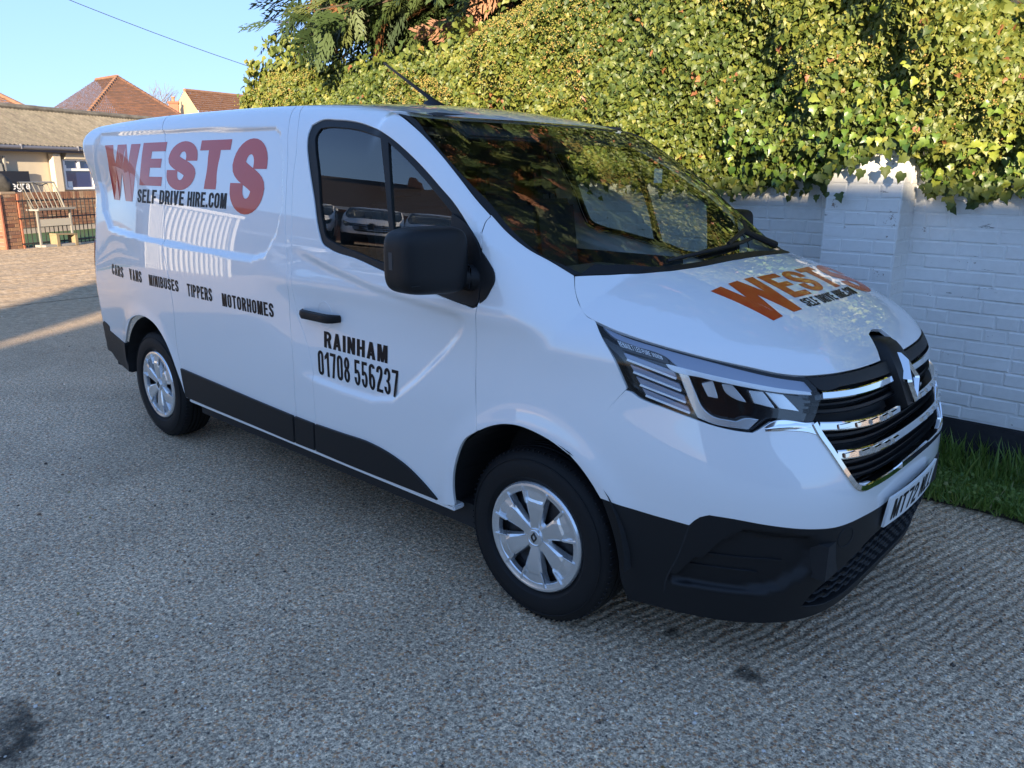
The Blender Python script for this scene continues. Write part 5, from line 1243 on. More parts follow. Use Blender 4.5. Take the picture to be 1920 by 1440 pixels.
def ivy_leaf(seed):
    r = random.Random(seed); q = [(0, 0), (.24, -.12), (.47, .12), (.36, .30), (.38, .50), (.20, .62), (0, .98), (-.20, .62), (-.38, .50), (-.36, .30), (-.47, .12), (-.24, -.12)]
    v = [(x * (1 + r.uniform(-.1, .1)), y - .2, .32 * abs(x) - .30 * (y - .25) ** 2 + r.uniform(-.05, .05)) for x, y in q]
    v.append((0, .25, .035)); f = [(i, (i + 1) % 12, 12) for i in range(12)]
    return v, f
IV = [ivy_leaf(i) for i in range(6)]
IVY = leaf_mat('ivy_leaf', [(0, (.030, .058, .016)), (.35, (.068, .102, .022)), (.62, (.125, .155, .028)), (.84, (.19, .20, .035)), (.93, (.26, .24, .055)), (.965, (.30, .13, .05)), (1, (.22, .09, .045))], .50, .20)
def ivy():
    rng = np.random.RandomState(5)
    root = empty('ivy', (-2.8, 1.8, 1.6)); tag(root, 'dense sunlit ivy hanging over the top of the white wall', 'ivy'); off = np.array([-2.8, 1.8, 1.6])
    def zt(x): return np.interp(x, [-6.0, -5.75, -5.3, -4.6, -3.6, -2.8, -1.8, .2, .52, .68, .80, 1.2, 2.2], [2.30, 2.68, 2.60, 2.58, 2.60, 2.72, 3.05, 3.15, 2.75, 2.43, 2.36, 2.45, 2.5])
    def zb(x):
        base = np.interp(x, [-6.6, -1.6, -1.0, -.5, -.12, .02, .20, .33, .42, .8, 1.2, 2.2], [1.7, 1.64, 1.60, 1.60, 1.65, 1.73, 1.80, 1.80, 1.62, 1.58, 1.60, 1.6])
        return base + .016 * np.sin(x * 9.1) + .016 * np.sin(x * 23.7 + 1) + .012 * np.sin(x * 41)
    def front(x, z):
        d = .04 + .40 * (1 - np.exp(-np.maximum(z - zb(x), 0) / .30)) + .10 * np.sin(x * 1.7 + z * 2.3) + .08 * np.sin(x * 4.3 - z * 3.1 + 1) + .06 * np.sin(x * 9 + z * 7) + .035 * np.sin(x * 19 - z * 23)
        pier = .16 * sstep(1.70, 1.80, z) * sstep(-.75, -.08, x) * (1 - sstep(.36, .95, x)); d = d + pier * .9 * (z > 1.6); d = np.maximum(d, .34 * sstep(-.60, -.10, x) * (1 - sstep(.34, .95, x)) * sstep(1.66, 1.78, z))
        top = np.clip((zt(x) - z) / .35, 0, 1); return WALL_Y - .03 - np.maximum(d, .03) * np.sqrt(np.maximum(top, .05))
    def sample(n, x0, x1, layer):
        x = rng.uniform(x0, x1, n); lo, hi = zb(x), zt(x); z = lo + (hi - lo) * rng.uniform(0, 1, n) ** .95
        y = front(x, z) + layer * rng.uniform(.0, 1., n) ** 1.3
        return np.stack([x, y, z], -1)
    def orient(p, spread=.85, up=.35):
        n = len(p); nr = np.stack([rng.normal(.05, spread * .8, n), -np.ones(n), rng.normal(up, spread, n)], -1)
        tip = np.stack([rng.normal(0, .35, n), -.35 + 0 * p[:, 0], -np.ones(n)], -1); return basis(nr, tip, rng.normal(0, .5, n))
    def tints(p):
        n = len(p); t = np.clip(rng.normal(.55, .19, n) + .12 * np.sin(p[:, 0] * 2.1 + p[:, 2] * 3), 0, .88)
        br = rng.uniform(0, 1, n) < .008 + .05 * (np.sin(p[:, 0] * 3.7 + 1.3) * np.sin(p[:, 2] * 5.1) > .82); t[br] = rng.uniform(.95, 1, br.sum())
        return t
    # the largest leaves, each on its own: near the lower fringe and the right end
    k = 300; x = rng.uniform(-.75, 1.15, k); z = zb(x) + rng.exponential(.16, k) - .02; y = front(x, z) - .012 - rng.uniform(0, .04, k)
    p = np.stack([x, y, z], -1); Rm = orient(p, .6, .25); sc_ = rng.uniform(.036, .060, k); tt = tints(p)
    cols = [(.045, .095, .018), (.075, .13, .02), (.11, .165, .024), (.20, .235, .035), (.03, .065, .016)]
    ms = []
    for ci, c in enumerate(cols):
        mm = mat('ivy_leaf_tone', c, .38, spec=.5, noise=.25, nscale=12); ms.append(mm)
    lib = []
    for q in range(6):
        for ci in range(5):
            me = bpy.data.meshes.new('leaf'); me.from_pydata(IV[q][0], [], IV[q][1]); me.materials.append(ms[ci]); me.polygons.foreach_set('use_smooth', [True] * 12); me.update(); lib.append(me)
    for i in range(k):
        o = bpy.data.objects.new('leaf', lib[rng.randint(0, 6) * 5 + min(4, int(tt[i] * 4.3))]); link(o, root)
        mt_ = Matrix(Rm[i].tolist()).to_4x4() @ Matrix.Scale(float(sc_[i]), 4); mt_.translation = Vector(p[i] - off); o.matrix_local = mt_
    parts = []
    for n, x0, x1, lay, s0, s1 in ((56000, -2.2, 2.2, .12, .020, .046), (9000, -2.2, 2.2, .28, .03, .05), (44000, -6.0, -2.2, .14, .022, .048), (8000, -6.05, -2.2, .32, .03, .055)):
        q = sample(n, x0, x1, lay); parts.append((q, orient(q), rng.uniform(s0, s1, n), tints(q)))
    # fringe drooping over the brick
    n = 1500; x = rng.uniform(-6.0, 2.2, n); z = zb(x) - rng.exponential(.028, n); q = np.stack([x, WALL_Y - .03 - rng.uniform(0, .09, n) - .25 * ((x > -.09) & (x < .36)), z], -1); parts.append((q, orient(q, .4, .2), rng.uniform(.04, .07, n), tints(q)))
    # sprays standing up at the left end and along the top
    n = 2600; x = rng.uniform(-6.05, 1.6, n); z = zt(x) + rng.exponential(.05, n) - .05; q = np.stack([x, WALL_Y - .05 + rng.uniform(-.22, .5, n), z], -1); parts.append((q, orient(q, .8, .8), rng.uniform(.04, .075, n), tints(q)))
    for cx, cy, h in ((-5.85, 1.8, .45), (-5.45, 1.85, .36), (-6.0, 1.7, .30)):
        n = 130; t_ = rng.uniform(0, 1, n); q = np.stack([cx + .1 * rng.normal(0, 1, n), cy + .1 * rng.normal(0, 1, n), zt(np.array([cx]))[0] - .05 + t_ * h], -1); parts.append((q, orient(q, .9, .5), rng.uniform(.05, .08, n), tints(q)))
    # left end face
    n = 2500; x = -6.0 - rng.uniform(0, .18, n); z = rng.uniform(1.2, 2.72, n); q = np.stack([x, rng.uniform(1.6, 2.5, n), z], -1); parts.append((q, orient(q, .9, .3), rng.uniform(.05, .08, n), tints(q)))
    P3 = np.concatenate([a[0] for a in parts]) - off; RM = np.concatenate([a[1] for a in parts]); SCL = np.concatenate([a[2] for a in parts]); TT = np.concatenate([a[3] for a in parts])
    o = scatter('leaf_mass', [a for a, _ in IV], [b_ for _, b_ in IV], P3, RM, SCL, TT, IVY, root); o['kind'] = 'stuff'
    # yellowish flower heads: little balls of buds
    n = 5200; x = rng.uniform(-6.0, 1.6, n); z = zb(x) + (zt(x) - zb(x)) * rng.beta(3, 1.3, n); c = (np.sin(x * 2.7 + 1) * np.sin(z * 4 + x) > .1) & (rng.uniform(0, 1, n) < np.where(x < -4, .45, 1)); x, z = x[c], z[c]
    q = np.stack([x, front(x, z) - rng.uniform(.0, .05, len(x)), z], -1) - off
    oc = [(1, 0, 0), (-1, 0, 0), (0, 1, 0), (0, -1, 0), (0, 0, 1), (0, 0, -1)]; of = [(0, 2, 4), (2, 1, 4), (1, 3, 4), (3, 0, 4), (2, 0, 5), (1, 2, 5), (3, 1, 5), (0, 3, 5)]
    q = (q[:, None] + rng.normal(0, .012, (len(q), 4, 3))).reshape(-1, 3)
    FL = leaf_mat('ivy_flower', [(0, (.16, .17, .03)), (.6, (.30, .26, .06)), (1, (.34, .19, .06))], .6, .1)
    o = scatter('flower_heads', [oc], [of], q, basis(rng.normal(0, 1, (len(q), 3)), rng.normal(0, 1, (len(q), 3)), np.zeros(len(q))), rng.uniform(.004, .008, len(q)), rng.uniform(0, 1, len(q)), FL, root); o['kind'] = 'stuff'
    # woody core so that nothing shows through
    X = np.arange(-5.95, 2.25, .15); V, F = [], []
    for x in X:
        xx = np.array([x]); lo, hi = zb(xx)[0] + .10, zt(xx)[0] - .12
        for t_ in np.linspace(0, 1, 9):
            z = lo + (hi - lo) * t_; V.append((x - off[0], front(xx, np.array([z]))[0] + .16 - off[1], z - off[2]))
        V.append((x - off[0], 2.7 - off[1], hi - off[2]))
    F = [(i * 10 + j, (i + 1) * 10 + j, (i + 1) * 10 + j + 1, i * 10 + j + 1) for i in range(len(X) - 1) for j in range(9)]
    mesh_obj('stem_thicket', V, F, mat('ivy_stems', (.022, .024, .012), .9, noise=.5, nscale=30), root)
ivy()
# ---------------------------------------------------------------- conifers behind the wall
def spray(seed):
    """flat drooping spray of scale-leaved twigs, tip towards +y"""
    r = random.Random(seed); v, f = [], []
    def blade(x0, y0, a, l, w_):
        dx, dy = math.sin(a), math.cos(a); z = r.uniform(-.04, .04); n = len(v)
        w_ *= 1.75; v.extend([(x0 - dy * w_, y0 + dx * w_, z), (x0 + dy * w_, y0 - dx * w_, z), (x0 + dx * l, y0 + dy * l, z - .12 * l)]); f.append((n, n + 1, n + 2))
    blade(0, 0, 0, 1, .022)
    for k in range(7):
        t_ = .08 + .125 * k
        for s in (1, -1):
            l = .42 * (1 - t_ * .55) * r.uniform(.8, 1.15); a = s * r.uniform(.55, .85); blade(0, t_, a, l, .020)
            for q in (.35, .65): blade(math.sin(a) * l * q, t_ + math.cos(a) * l * q, a - s * .5, l * .42, .018)
    return v, f
SP = [spray(i) for i in range(5)]
CON = leaf_mat('conifer_spray', [(0, (.020, .040, .012)), (.4, (.045, .075, .020)), (.75, (.085, .110, .028)), (.90, (.13, .14, .04)), (.94, (.20, .085, .035)), (1, (.30, .13, .055))], .6, .12)
BARK = mat('conifer_bark', (.10, .065, .045), .9, noise=.4, nscale=9, bump=.5, bscale=24)
def conifer(x, y, h, rad, zlow, n, seed, label, fan=None):
    rng = np.random.RandomState(seed); root = empty('conifer_tree', (x, y, 0)); tag(root, label, 'tree', 'tall conifers behind the ivy')
    b = MB(); b.tube([(0, 0, 0), (.05, .03, h * .3), (-.04, .05, h * .6), (0, 0, h * .97)], [.20, .15, .09, .02], 10); b.build('trunk', BARK, root, smooth=True)
    P3, RM, S_, T = [], [], [], []; br = MB(); nb = int(n / 26)
    for i in range(nb):
        t_ = rng.uniform(0, 1) ** 1.6; z0 = zlow + (h - zlow) * t_; a = rng.uniform(0, 2 * math.pi); L_ = rad * (1 - t_ ** 2.4 * .85) * rng.uniform(.72, 1.1)
        dz = rng.uniform(-.05, .35) * (1 - t_ * .5)
        pts = [np.array([0, 0, z0])]
        for k in range(1, 6): s = k / 5; pts.append(np.array([math.cos(a) * L_ * s, math.sin(a) * L_ * s, z0 + L_ * (dz * s - .30 * s * s)]))
        br.tube(pts, [.035 * (1 - t_ * .5), .03, .022, .015, .010, .004], 5, False)
        m_ = rng.randint(18, 34)
        s = rng.uniform(.22, 1.02, m_) ** .8; q = np.stack([np.cos(a) * L_ * s, np.sin(a) * L_ * s, z0 + L_ * (dz * s - .30 * s * s)], -1) + rng.normal(0, .09, (m_, 3))
        d = np.stack([np.cos(a + rng.normal(0, .7, m_)), np.sin(a + rng.normal(0, .7, m_)), rng.normal(-.65, .35, m_)], -1)
        nr = np.stack([rng.normal(0, .5, m_), rng.normal(-.4, .5, m_), rng.normal(.6, .4, m_)], -1)
        P3.append(q); RM.append(basis(nr, d, rng.normal(0, .2, m_))); S_.append(rng.uniform(.28, .52, m_) * (1 + .8 * t_))
        brown = .07 + .38 * (rng.uniform() < .16); tt = np.clip(rng.normal(.42, .22, m_), 0, .88); w_ = (rng.uniform(0, 1, m_) < brown) | (s < .34); tt[w_] = rng.uniform(.93, 1, w_.sum()); T.append(tt)
    br.build('branch', BARK, root)['kind'] = 'stuff'
    o = scatter('crown', [a for a, _ in SP], [b_ for _, b_ in SP], np.concatenate(P3), np.concatenate(RM), np.concatenate(S_), np.concatenate(T), CON, root); o['kind'] = 'stuff'
    return root
conifer(-5.2, 4.7, 14.5, 2.6, 3.2, 10000, 1, 'conifer at the left end of the row, its branches drooping against the sky')
conifer(-4.2, 4.4, 15.5, 3.0, 3.15, 11500, 2, 'conifer second from the left, browned twigs and bare limb above the ivy')
conifer(-2.3, 4.6, 14.0, 2.9, 3.2, 10000, 3, 'conifer third from the left, rising out of the ivy')
conifer(.5, 5.0, 12.8, 2.6, 3.7, 7000, 4, 'conifer at the right end of the row behind the brick pier')
# bare leaning limb in front of the second conifer
b = MB(); b.tube([(-3.55, 2.9, 2.75), (-4.1, 3.0, 3.05), (-4.55, 3.1, 3.35), (-5.1, 3.3, 3.75)], [.055, .05, .042, .03], 10)
for q in ((-4.2, 3.0, 3.12), (-4.0, 3.0, 3.0), (-4.5, 3.1, 3.32)): b.tube([q, (q[0] + .25, q[1] - .1, q[2] - .02), (q[0] + .55, q[1] - .15, q[2] + .03)], [.012, .008, .004], 5)
lm = b.build('bare_limb', mat('pale_bark', (.30, .20, .12), .85, noise=.3, nscale=20), None, smooth=True); tag(lm, 'bare sunlit limb leaning out of the ivy under the second conifer', 'branch')
# ---------------------------------------------------------------- grass strip
def grass():
    rng = np.random.RandomState(9); V, F = [], []
    X = np.arange(-9, 7.01, .25); 
    def edge(x): return 1.33 + .04 * np.sin(x * 2.2) + .02 * np.sin(x * 7)
    for x in X: V += [(x, edge(x), .004), (x, edge(x) + .06, .03), (x, 1.99, .05)]
    F = [(i * 3 + j, (i + 1) * 3 + j, (i + 1) * 3 + j + 1, i * 3 + j + 1) for i in range(len(X) - 1) for j in range(2)]
    soil = mesh_obj('soil', V, F, mat('soil', (.045, .036, .022), .95, noise=.5, nscale=25, bump=.6, bscale=50)); tag(soil, kind='structure')
    n = 26000; x = rng.uniform(-.2, 3.0, n); e = edge(x); y = e - .03 + (1.93 - e) * rng.uniform(0, 1, n) ** .9 + rng.normal(0, .028, n) * (rng.uniform(0, 1, n) < .5); y = np.minimum(y, 1.94); h = rng.uniform(.035, .10, n) * (1 + .5 * (y > 1.7))
    P3 = np.stack([x, y, 0 * x + .02], -1)
    bl = [([(-.05, 0, 0), (.05, 0, 0), (.03 + c, .5, .10), (-.03 + c, .5, .10), (c * 2.4, .95, .34)], [(0, 1, 2), (0, 2, 3), (3, 2, 4)]) for c in (-.1, .05, .15)]
    nr = np.stack([rng.normal(0, 1, n), rng.normal(0, 1, n), rng.normal(.2, .3, n)], -1); up = np.stack([rng.normal(0, .35, n), rng.normal(0, .35, n), np.ones(n)], -1)
    GR = leaf_mat('grass_blade', [(0, (.08, .15, .03)), (.6, (.17, .25, .05)), (.9, (.27, .31, .08)), (1, (.42, .37, .18))], .5, .25)
    o = scatter('grass', [a for a, _ in bl], [b_ for _, b_ in bl], P3, basis(nr, up, np.zeros(n)), h, np.clip(rng.normal(.45, .25, n), 0, 1), GR); tag(o, 'strip of rough grass growing between the concrete and the white wall', 'grass', kind='stuff')
    # low broad-leaved weeds
    n = 6500; x = rng.uniform(-.2, 3.0, n); e = edge(x); y = e + (1.95 - e) * rng.uniform(0, 1, n); P3 = np.stack([x, y, rng.uniform(.02, .085, n)], -1)
    wl = [([(-.22, 0, 0), (.22, 0, 0), (.34, .5, .08), (-.34, .5, .08), (0, 1, -.05)], [(0, 1, 2), (0, 2, 3), (3, 2, 4)])]
    nr = np.stack([rng.normal(0, .5, n), rng.normal(-.3, .5, n), np.ones(n)], -1); up = rng.normal(0, 1, (n, 3))
    o = scatter('weeds', [wl[0][0]], [wl[0][1]], P3, basis(nr, up, np.zeros(n)), rng.uniform(.012, .034, n), np.clip(rng.normal(.5, .25, n), 0, .95), GR); tag(o, 'small weeds mixed into the grass at the foot of the wall', 'weeds', kind='stuff')
grass()
def loose_bits():
    rng = np.random.RandomState(21)
    oc = [(1, 0, 0), (-1, 0, 0), (0, 1, 0), (0, -1, 0), (0, 0, .6), (0, 0, -.6), (.6, .6, .3), (-.6, .55, .35)]; of = [(0, 6, 4), (6, 2, 4), (2, 7, 4), (7, 1, 4), (1, 3, 4), (3, 0, 4), (2, 6, 5), (6, 0, 5), (1, 7, 5), (7, 2, 5), (3, 1, 5), (0, 3, 5)]
    n = 26000; x = 2.0 - rng.exponential(2.6, n); y = rng.uniform(-3.4, 1.3, n); s_ = rng.gamma(2.0, .0009, n) + .0013
    SM = leaf_mat('loose_stone', [(0, (.07, .06, .05)), (.3, (.26, .21, .16)), (.5, (.24, .12, .06)), (.65, (.40, .25, .13)), (.8, (.50, .44, .36)), (1, (.85, .81, .75))], .8, .0)
    o = scatter('loose_stones', [oc], [of], np.stack([x, y, s_ * .35], -1), basis(np.stack([rng.normal(0, .25, n), rng.normal(0, .25, n), np.ones(n)], -1), rng.normal(0, 1, (n, 3)), np.zeros(n)), s_, rng.uniform(0, 1, n), SM)
    tag(o, 'small loose stones scattered over the concrete', 'stones', kind='stuff')
    n = 70; x = rng.uniform(-3, 1.9, n); y = rng.uniform(-2.6, 1.3, n)
    o = scatter('fallen_leaf_bits', [IV[0][0]], [IV[0][1]], np.stack([x, y, x * 0 + .006], -1), basis(np.stack([rng.normal(0, .3, n), rng.normal(0, .3, n), np.ones(n)], -1), rng.normal(0, 1, (n, 3)), np.zeros(n)), rng.uniform(.006, .016, n), rng.uniform(.93, 1, n), IVY)
    tag(o, 'tiny brown fallen leaf fragments on the concrete', 'leaves', kind='stuff')
    n = 1500; x = rng.uniform(.3, 3.0, n); y = 1.93 - rng.exponential(.05, n); h = rng.uniform(.10, .24, n)
    bl = ([(-.035, 0, 0), (.035, 0, 0), (.02, .6, .08), (-.02, .6, .08), (0, 1, .25)], [(0, 1, 2), (0, 2, 3), (3, 2, 4)])
    GR2 = bpy.data.materials['grass_blade']; up = np.stack([rng.normal(0, .3, n), rng.normal(-.1, .3, n), np.ones(n)], -1)
    o = scatter('tall_weeds', [bl[0]], [bl[1]], np.stack([x, y, x * 0 + .03], -1), basis(np.stack([rng.normal(0, 1, n), rng.normal(0, 1, n), x * 0], -1), up, np.zeros(n)), h, np.clip(rng.normal(.45, .2, n), 0, 1), GR2)
    tag(o, 'taller straggly weeds growing against the black plinth', 'weeds', kind='stuff')
loose_bits()
# ================================================================ yard beyond the van
BA = R(115); BDIR = Vector((math.cos(BA), math.sin(BA), 0)); BN = Vector((BDIR.y, -BDIR.x, 0)); BO = Vector((-17., 2.6, 0))
def loc(a, s): return BO + BDIR * a + BN * s                # a along the frontage, s towards the van
def local_root(name, a, s, z=0): return empty(name, loc(a, s) + Vector((0, 0, z)), BA)     # local x along, local -y towards the van
def brick_red(name, seed=0):
    m, t, b, tc, N, L, ramp, mix, bump = tex_mat(name)
    g = N('ShaderNodeObjectInfo'); n = N('ShaderNodeTexNoise', Scale=14., Detail=5.); L(tc.outputs['Object'], n.inputs['Vector'])
    c = ramp(g.outputs['Random'], [(0, (.15, .065, .040)), (.3, (.23, .11, .065)), (.6, (.29, .16, .09)), (.85, (.19, .10, .07)), (1, (.33, .22, .14))])
    L(mix(.5, c, ramp(n.outputs[0], [(.3, (.5, .5, .5)), (.7, (1.2, 1.15, 1.1))]), 'MULTIPLY'), b.inputs['Base Color']); b.inputs['Roughness'].default_value = .85
    return m
BR = brick_red('red_brick'); MORT = mat('mortar', (.33, .29, .24), .9, noise=.2, nscale=30)
def lay_bricks(root, x0, x1, z0, rows, yf, rng, m=BR, soldier=False, LB=.225):
    Sb = [brick_mesh(LB - .010, .065, .05, 200 + i, m, .003) for i in range(3)]; Hb = [brick_mesh(.1025, .065, .05, 210 + i, m, .003) for i in range(2)]
    for k in range(rows):
        x = x0; z = z0 + .075 * (k + .5); first = k % 2
        while x < x1 - .03:
            l = .1125 if first else LB; first = 0
            if x + l > x1 + .02: l = .1125
            o = bpy.data.objects.new('brick', rng.choice(Hb if l < .15 else Sb)); link(o, root); o.location = (x + l / 2, yf, z); x += l
    if soldier:
        V = brick_mesh(.065, .215, .06, 230, m, .003); x = x0; z = z0 + .075 * rows + .11
        while x < x1: o = bpy.data.objects.new('brick', V); link(o, root); o.location = (x + .0375, yf - .008, z); x += .075
def yard():
    rng = random.Random(4)
    # brick gate pier with iron stays
    r = local_root('gate_pier', -.22, -.17); tag(r, 'short orange brick gate pier at the left edge, sack on top', 'pier')
    b = MB(); b.box((0, .165, .58), (.30, .30, 1.16)); b.build('pier_core', MORT, r)
    lay_bricks(r, -.165, .165, 0, 15, -.002, rng)
    for s in (1, -1):
        for k in range(15):
            for q in range(1):
                o = bpy.data.objects.new('brick', brick_mesh(.215, .065, .05, 240 + k % 3, BR, .003)); link(o, r); o.rotation_euler = (0, 0, s * math.pi / 2); o.location = (s * .167, .165, .075 * (k + .5))
    b = MB(); b.box((0, .165, 1.145), (.36, .36, .05)); b.build('pier_cap', mat('pier_cap', (.30, .22, .15), .85), r, bevel=.01)
    rust = mat('rusted_iron', (.30, .105, .06), .7, noise=.4, nscale=20)
    for x in (-.21, .205):
        b = MB(); b.box((x, .0, .56), (.035, .05, 1.12)); b.build('iron_stay', rust, r)
    bm = bmesh.new(); bmesh.ops.create_icosphere(bm, subdivisions=3, radius=1)
    for v in bm.verts:
        n_ = math.sin(v.co.x * 5 + 1) * math.sin(v.co.y * 6) * math.sin(v.co.z * 4 + 2) * .12
        v.co = Vector((v.co.x * .21 * (1 - .35 * max(0, v.co.z)) , v.co.y * .16, v.co.z * .19 + .05 * (v.co.x < -.2))) * (1 + n_)
    me = bpy.data.meshes.new('sack'); bm.to_mesh(me); bm.free(); me.materials.append(mat('dark_sack', (.028, .026, .024), .8, noise=.4, nscale=12)); me.polygons.foreach_set('use_smooth', [True] * len(me.polygons))
    o = bpy.data.objects.new('sack', me); o.location = loc(-.16, -.33) + Vector((0, 0, 1.30)); o.rotation_euler = (0, .15, BA); link(o); tag(o, 'dark sagging sack lying on the short orange brick pier', 'sack')
    # metal rack with wooden shelf
    r = local_root('rack', .64, .02); tag(r, 'tall pale metal rack with wooden shelf standing by the gate pier', 'rack')
    al = mat('pale_metal', (.27, .255, .22), .5, metal=.3); wd = mat('weathered_wood', (.24, .18, .10), .8, noise=.35, nscale=18)
    grey = mat('grey_board', (.26, .25, .23), .7)
    for x in (-.42, .42):
        b = MB(); b.box((x, -.02, .40), (.036, .04, .80)); b.build('leg', al, r)
    b = MB(); b.box((0, .05, .79), (.94, .35, .03)); b.build('shelf', grey, r)
    b = MB(); b.box((0, -.13, .81), (.96, .03, .04)); b.build('shelf_rail', al, r)
    b = MB(); b.box((0, -.02, .52), (.84, .03, .15)); b.build('cross_board', mat('cross_board', (.36, .33, .27), .7), r)
    b = MB(); b.box((.02, .0, .035), (.90, .30, .05)); b.build('base_tray', grey, r)
    b = MB(); b.tube([(-.42, .1, .80), (-.62, .14, 1.35), (.26, .14, 1.35), (.42, .1, .80)], .022, 8); b.build('top_frame', al, r, smooth=True)
    for i in range(7):
        t_ = (i + .5) / 7; b = MB(); b.tube([(-.42 + .84 * t_, .1, .80), (-.62 + .88 * t_, .14, 1.35)], .009, 6); b.build('bar', al, r)
    b = MB(); b.tube([(-.30, .12, 1.35), (-.12, .12, 1.28), (.05, .12, 1.33)], .012, 6); b.build('hook_rail', mat('hook', (.05, .05, .05), .5), r)
    r = local_root('bench', .78, .06); tag(r, 'low wooden step bench under the pale metal rack', 'bench')
    b = MB(); b.box((0, 0, .26), (.56, .24, .03), Matrix.Rotation(.05, 3, 'Y')); b.build('seat', wd, r)
    for x in (-.24, .24):
        b = MB(); b.box((x, -.02, .13), (.07, .20, .25)); b.build('leg', wd, r)
    # iron railings
    r = local_root('railings', 1.2, -.12); tag(r, 'low dark iron railings running from the brick pier behind the van', 'railing')
    iron = mat('dark_iron', (.022, .020, .020), .6)
    for z in (.10, .62, .98):
        b = MB(); b.box((1.0, 0, z), (4.6, .02, .03)); b.build('rail', iron, r)
    bar = MB(); bar.box((0, 0, .52), (.014, .014, 1.0)); first = bar.build('upright', iron, r)
    for i in range(1, 38):
        o = first.copy(); link(o, r); o.location = (-1.15 + i * .115, 0, rng.uniform(-.004, .004))
    first.location = (-1.15, 0, 0)
    # lawn and low brick wall
    v = [loc(-6, -.4), loc(14, -.4), loc(14, -3.4), loc(-6, -3.4)]
    lawn = mesh_obj('lawn', [(q.x, q.y, .012) for q in v], [(0, 1, 2, 3)], mat('lawn', (.045, .10, .018), .9, noise=.5, nscale=6, bump=.5, bscale=60)); tag(lawn, kind='structure')
    r = local_root('garden_wall', 4.0, -3.5); tag(r, 'low red brick wall with upright brick coping behind the railings', 'wall')
    b = MB(); b.box((2.0, .13, .43), (7.4, .20, .86)); b.build('wall_core', MORT, r)
    lay_bricks(r, -1.25, 1.75, .15, 9, 0, rng, soldier=True)
    b = MB(); b.box((3.7, .12, .47), (3.8, .24, 1.05)); b.build('far_length', mat('brick_far', (.30, .13, .08), .85, noise=.35, nscale=9), r)
    # rendered single-storey building with corrugated roof
    r = local_root('rendered_building', 6.5, -6); tag(r, 'cream rendered single storey building with corrugated roof at the left', 'building')
    cream = mat('cream_render', (.54, .46, .34), .85, noise=.08, nscale=4, bump=.15, bscale=20); white = mat('white_upvc', (.78, .78, .76), .35)
    b = MB(); b.box((1.5, 1.9, 1.05), (13., 3.7, 2.1)); b.build('wall', cream, r)
    b = MB(); b.box((-.03, -.09, 1.02), (.26, .18, 2.10)); b.build('buttress', cream, r)
    b = MB(); b.box((1.5, -.16, 2.13), (13.2, .30, .05)); b.build('soffit', mat('soffit_dark', (.035, .033, .045), .7), r)
    b = MB(); b.box((1.5, -.30, 2.19), (13.2, .03, .13)); b.build('fascia', mat('fascia', (.10, .10, .125), .6), r)
    b = MB(); b.tube([(-5.1, -.36, 2.22), (8.1, -.36, 2.22)], .055, 10); b.build('gutter', mat('gutter_grey', (.13, .13, .15), .5), r, smooth=True)
    for x in (-3.4, -1.4, .6, 2.6):
        b = MB(); b.box((x, -.36, 2.24), (.03, .13, .13)); b.build('gutter_bracket', mat('bracket', (.16, .16, .18), .5), r)
    # roof in sheets, each with its corrugations
    m, t, bs, tc, N, L, ramp, mix, bump = tex_mat('weathered_asbestos_cement')
    n1 = N('ShaderNodeTexNoise', Scale=3., Detail=8., Roughness=.7); L(tc.outputs['Object'], n1.inputs['Vector'])
    L(ramp(n1.outputs[0], [(.3, (.085, .075, .058)), (.52, (.15, .13, .10)), (.72, (.23, .205, .16))]), bs.inputs['Base Color']); bs.inputs['Roughness'].default_value = .9
    sheet_w = 1.0; V, F = [], []
    nx = 57
    for j, tt_ in enumerate((0, .5, 1)):
        for i in range(nx):
            u = i / (nx - 1) * sheet_w; V.append((u, tt_ * 3.1,   .034 * math.cos(u / sheet_w * 2 * math.pi * 7)))
    F = [(j * nx + i, j * nx + i + 1, (j + 1) * nx + i + 1, (j + 1) * nx + i) for j in range(2) for i in range(nx - 1)]
    me = bpy.data.meshes.new('roof_sheet'); me.from_pydata(V, [], F); me.materials.append(m); me.polygons.foreach_set('use_smooth', [True] * len(F)); me.update()
    sl = math.atan2(1.22, 2.9)
    for i in range(13):
        o = bpy.data.objects.new('roof_sheet', me); link(o, r); o.location = (-5.0 + i * 1.0, -.34, 2.27 + (i % 2) * .008); o.rotation_euler = (sl, rng.uniform(-.003, .003), 0)
    for i in range(13):
        b = MB(); b.tube([(-5.0 + i, 2.52, 3.53), (-4.0 + i, 2.52, 3.53 + .01)], .10, 8); b.build('ridge_cap', m, r, smooth=True)
    b = MB(); b.add([(-5, 2.5, 3.5), (8, 2.5, 3.5), (8, 5.6, 2.2), (-5, 5.6, 2.2)], [(0, 1, 2, 3)]); b.build('rear_roof', m, r)
    # window
    w = empty('window'); w.parent = r; w.location = (.87, 0, 1.48)
    b = MB()
    for c, d in (((0, 0, -.43), (1.16, .08, .07)), ((0, 0, .43), (1.16, .08, .07)), ((-.56, 0, 0), (.07, .08, .86)), ((.56, 0, 0), (.07, .08, .86)), ((.02, 0, .135), (1.08, .07, .075)), ((.02, 0, .30), (.07, .07, .24)),
                 ((-.50, 0, .22), (.05, .06, .10))): b.box((c[0], -.02, c[2]), d)
    b.build('frame', white, w)
    b = MB(); b.box((0, .006, 0), (1.08, .01, .82)); b.build('pane', mat('window_blue', (.018, .035, .12), .08, coat=1), w)
    b = MB(); b.box((-.38, -.02, -.30), (.17, .01, .17)); b.build('notice', white, w)
    b = MB(); b.box((0, -.10, -.50), (1.3, .20, .05)); b.build('sill', white, r); r.children[-1].location = (.87, 0, 1.48)
    v_ = MB(); v_.prism([(-.62, .0), (.66, .0), (.62, .20), (-.52, .20)], lambda u, q, h: (u + .9, h, q + 1.93), -.16, .0); v_.build('window_hood', cream, r)
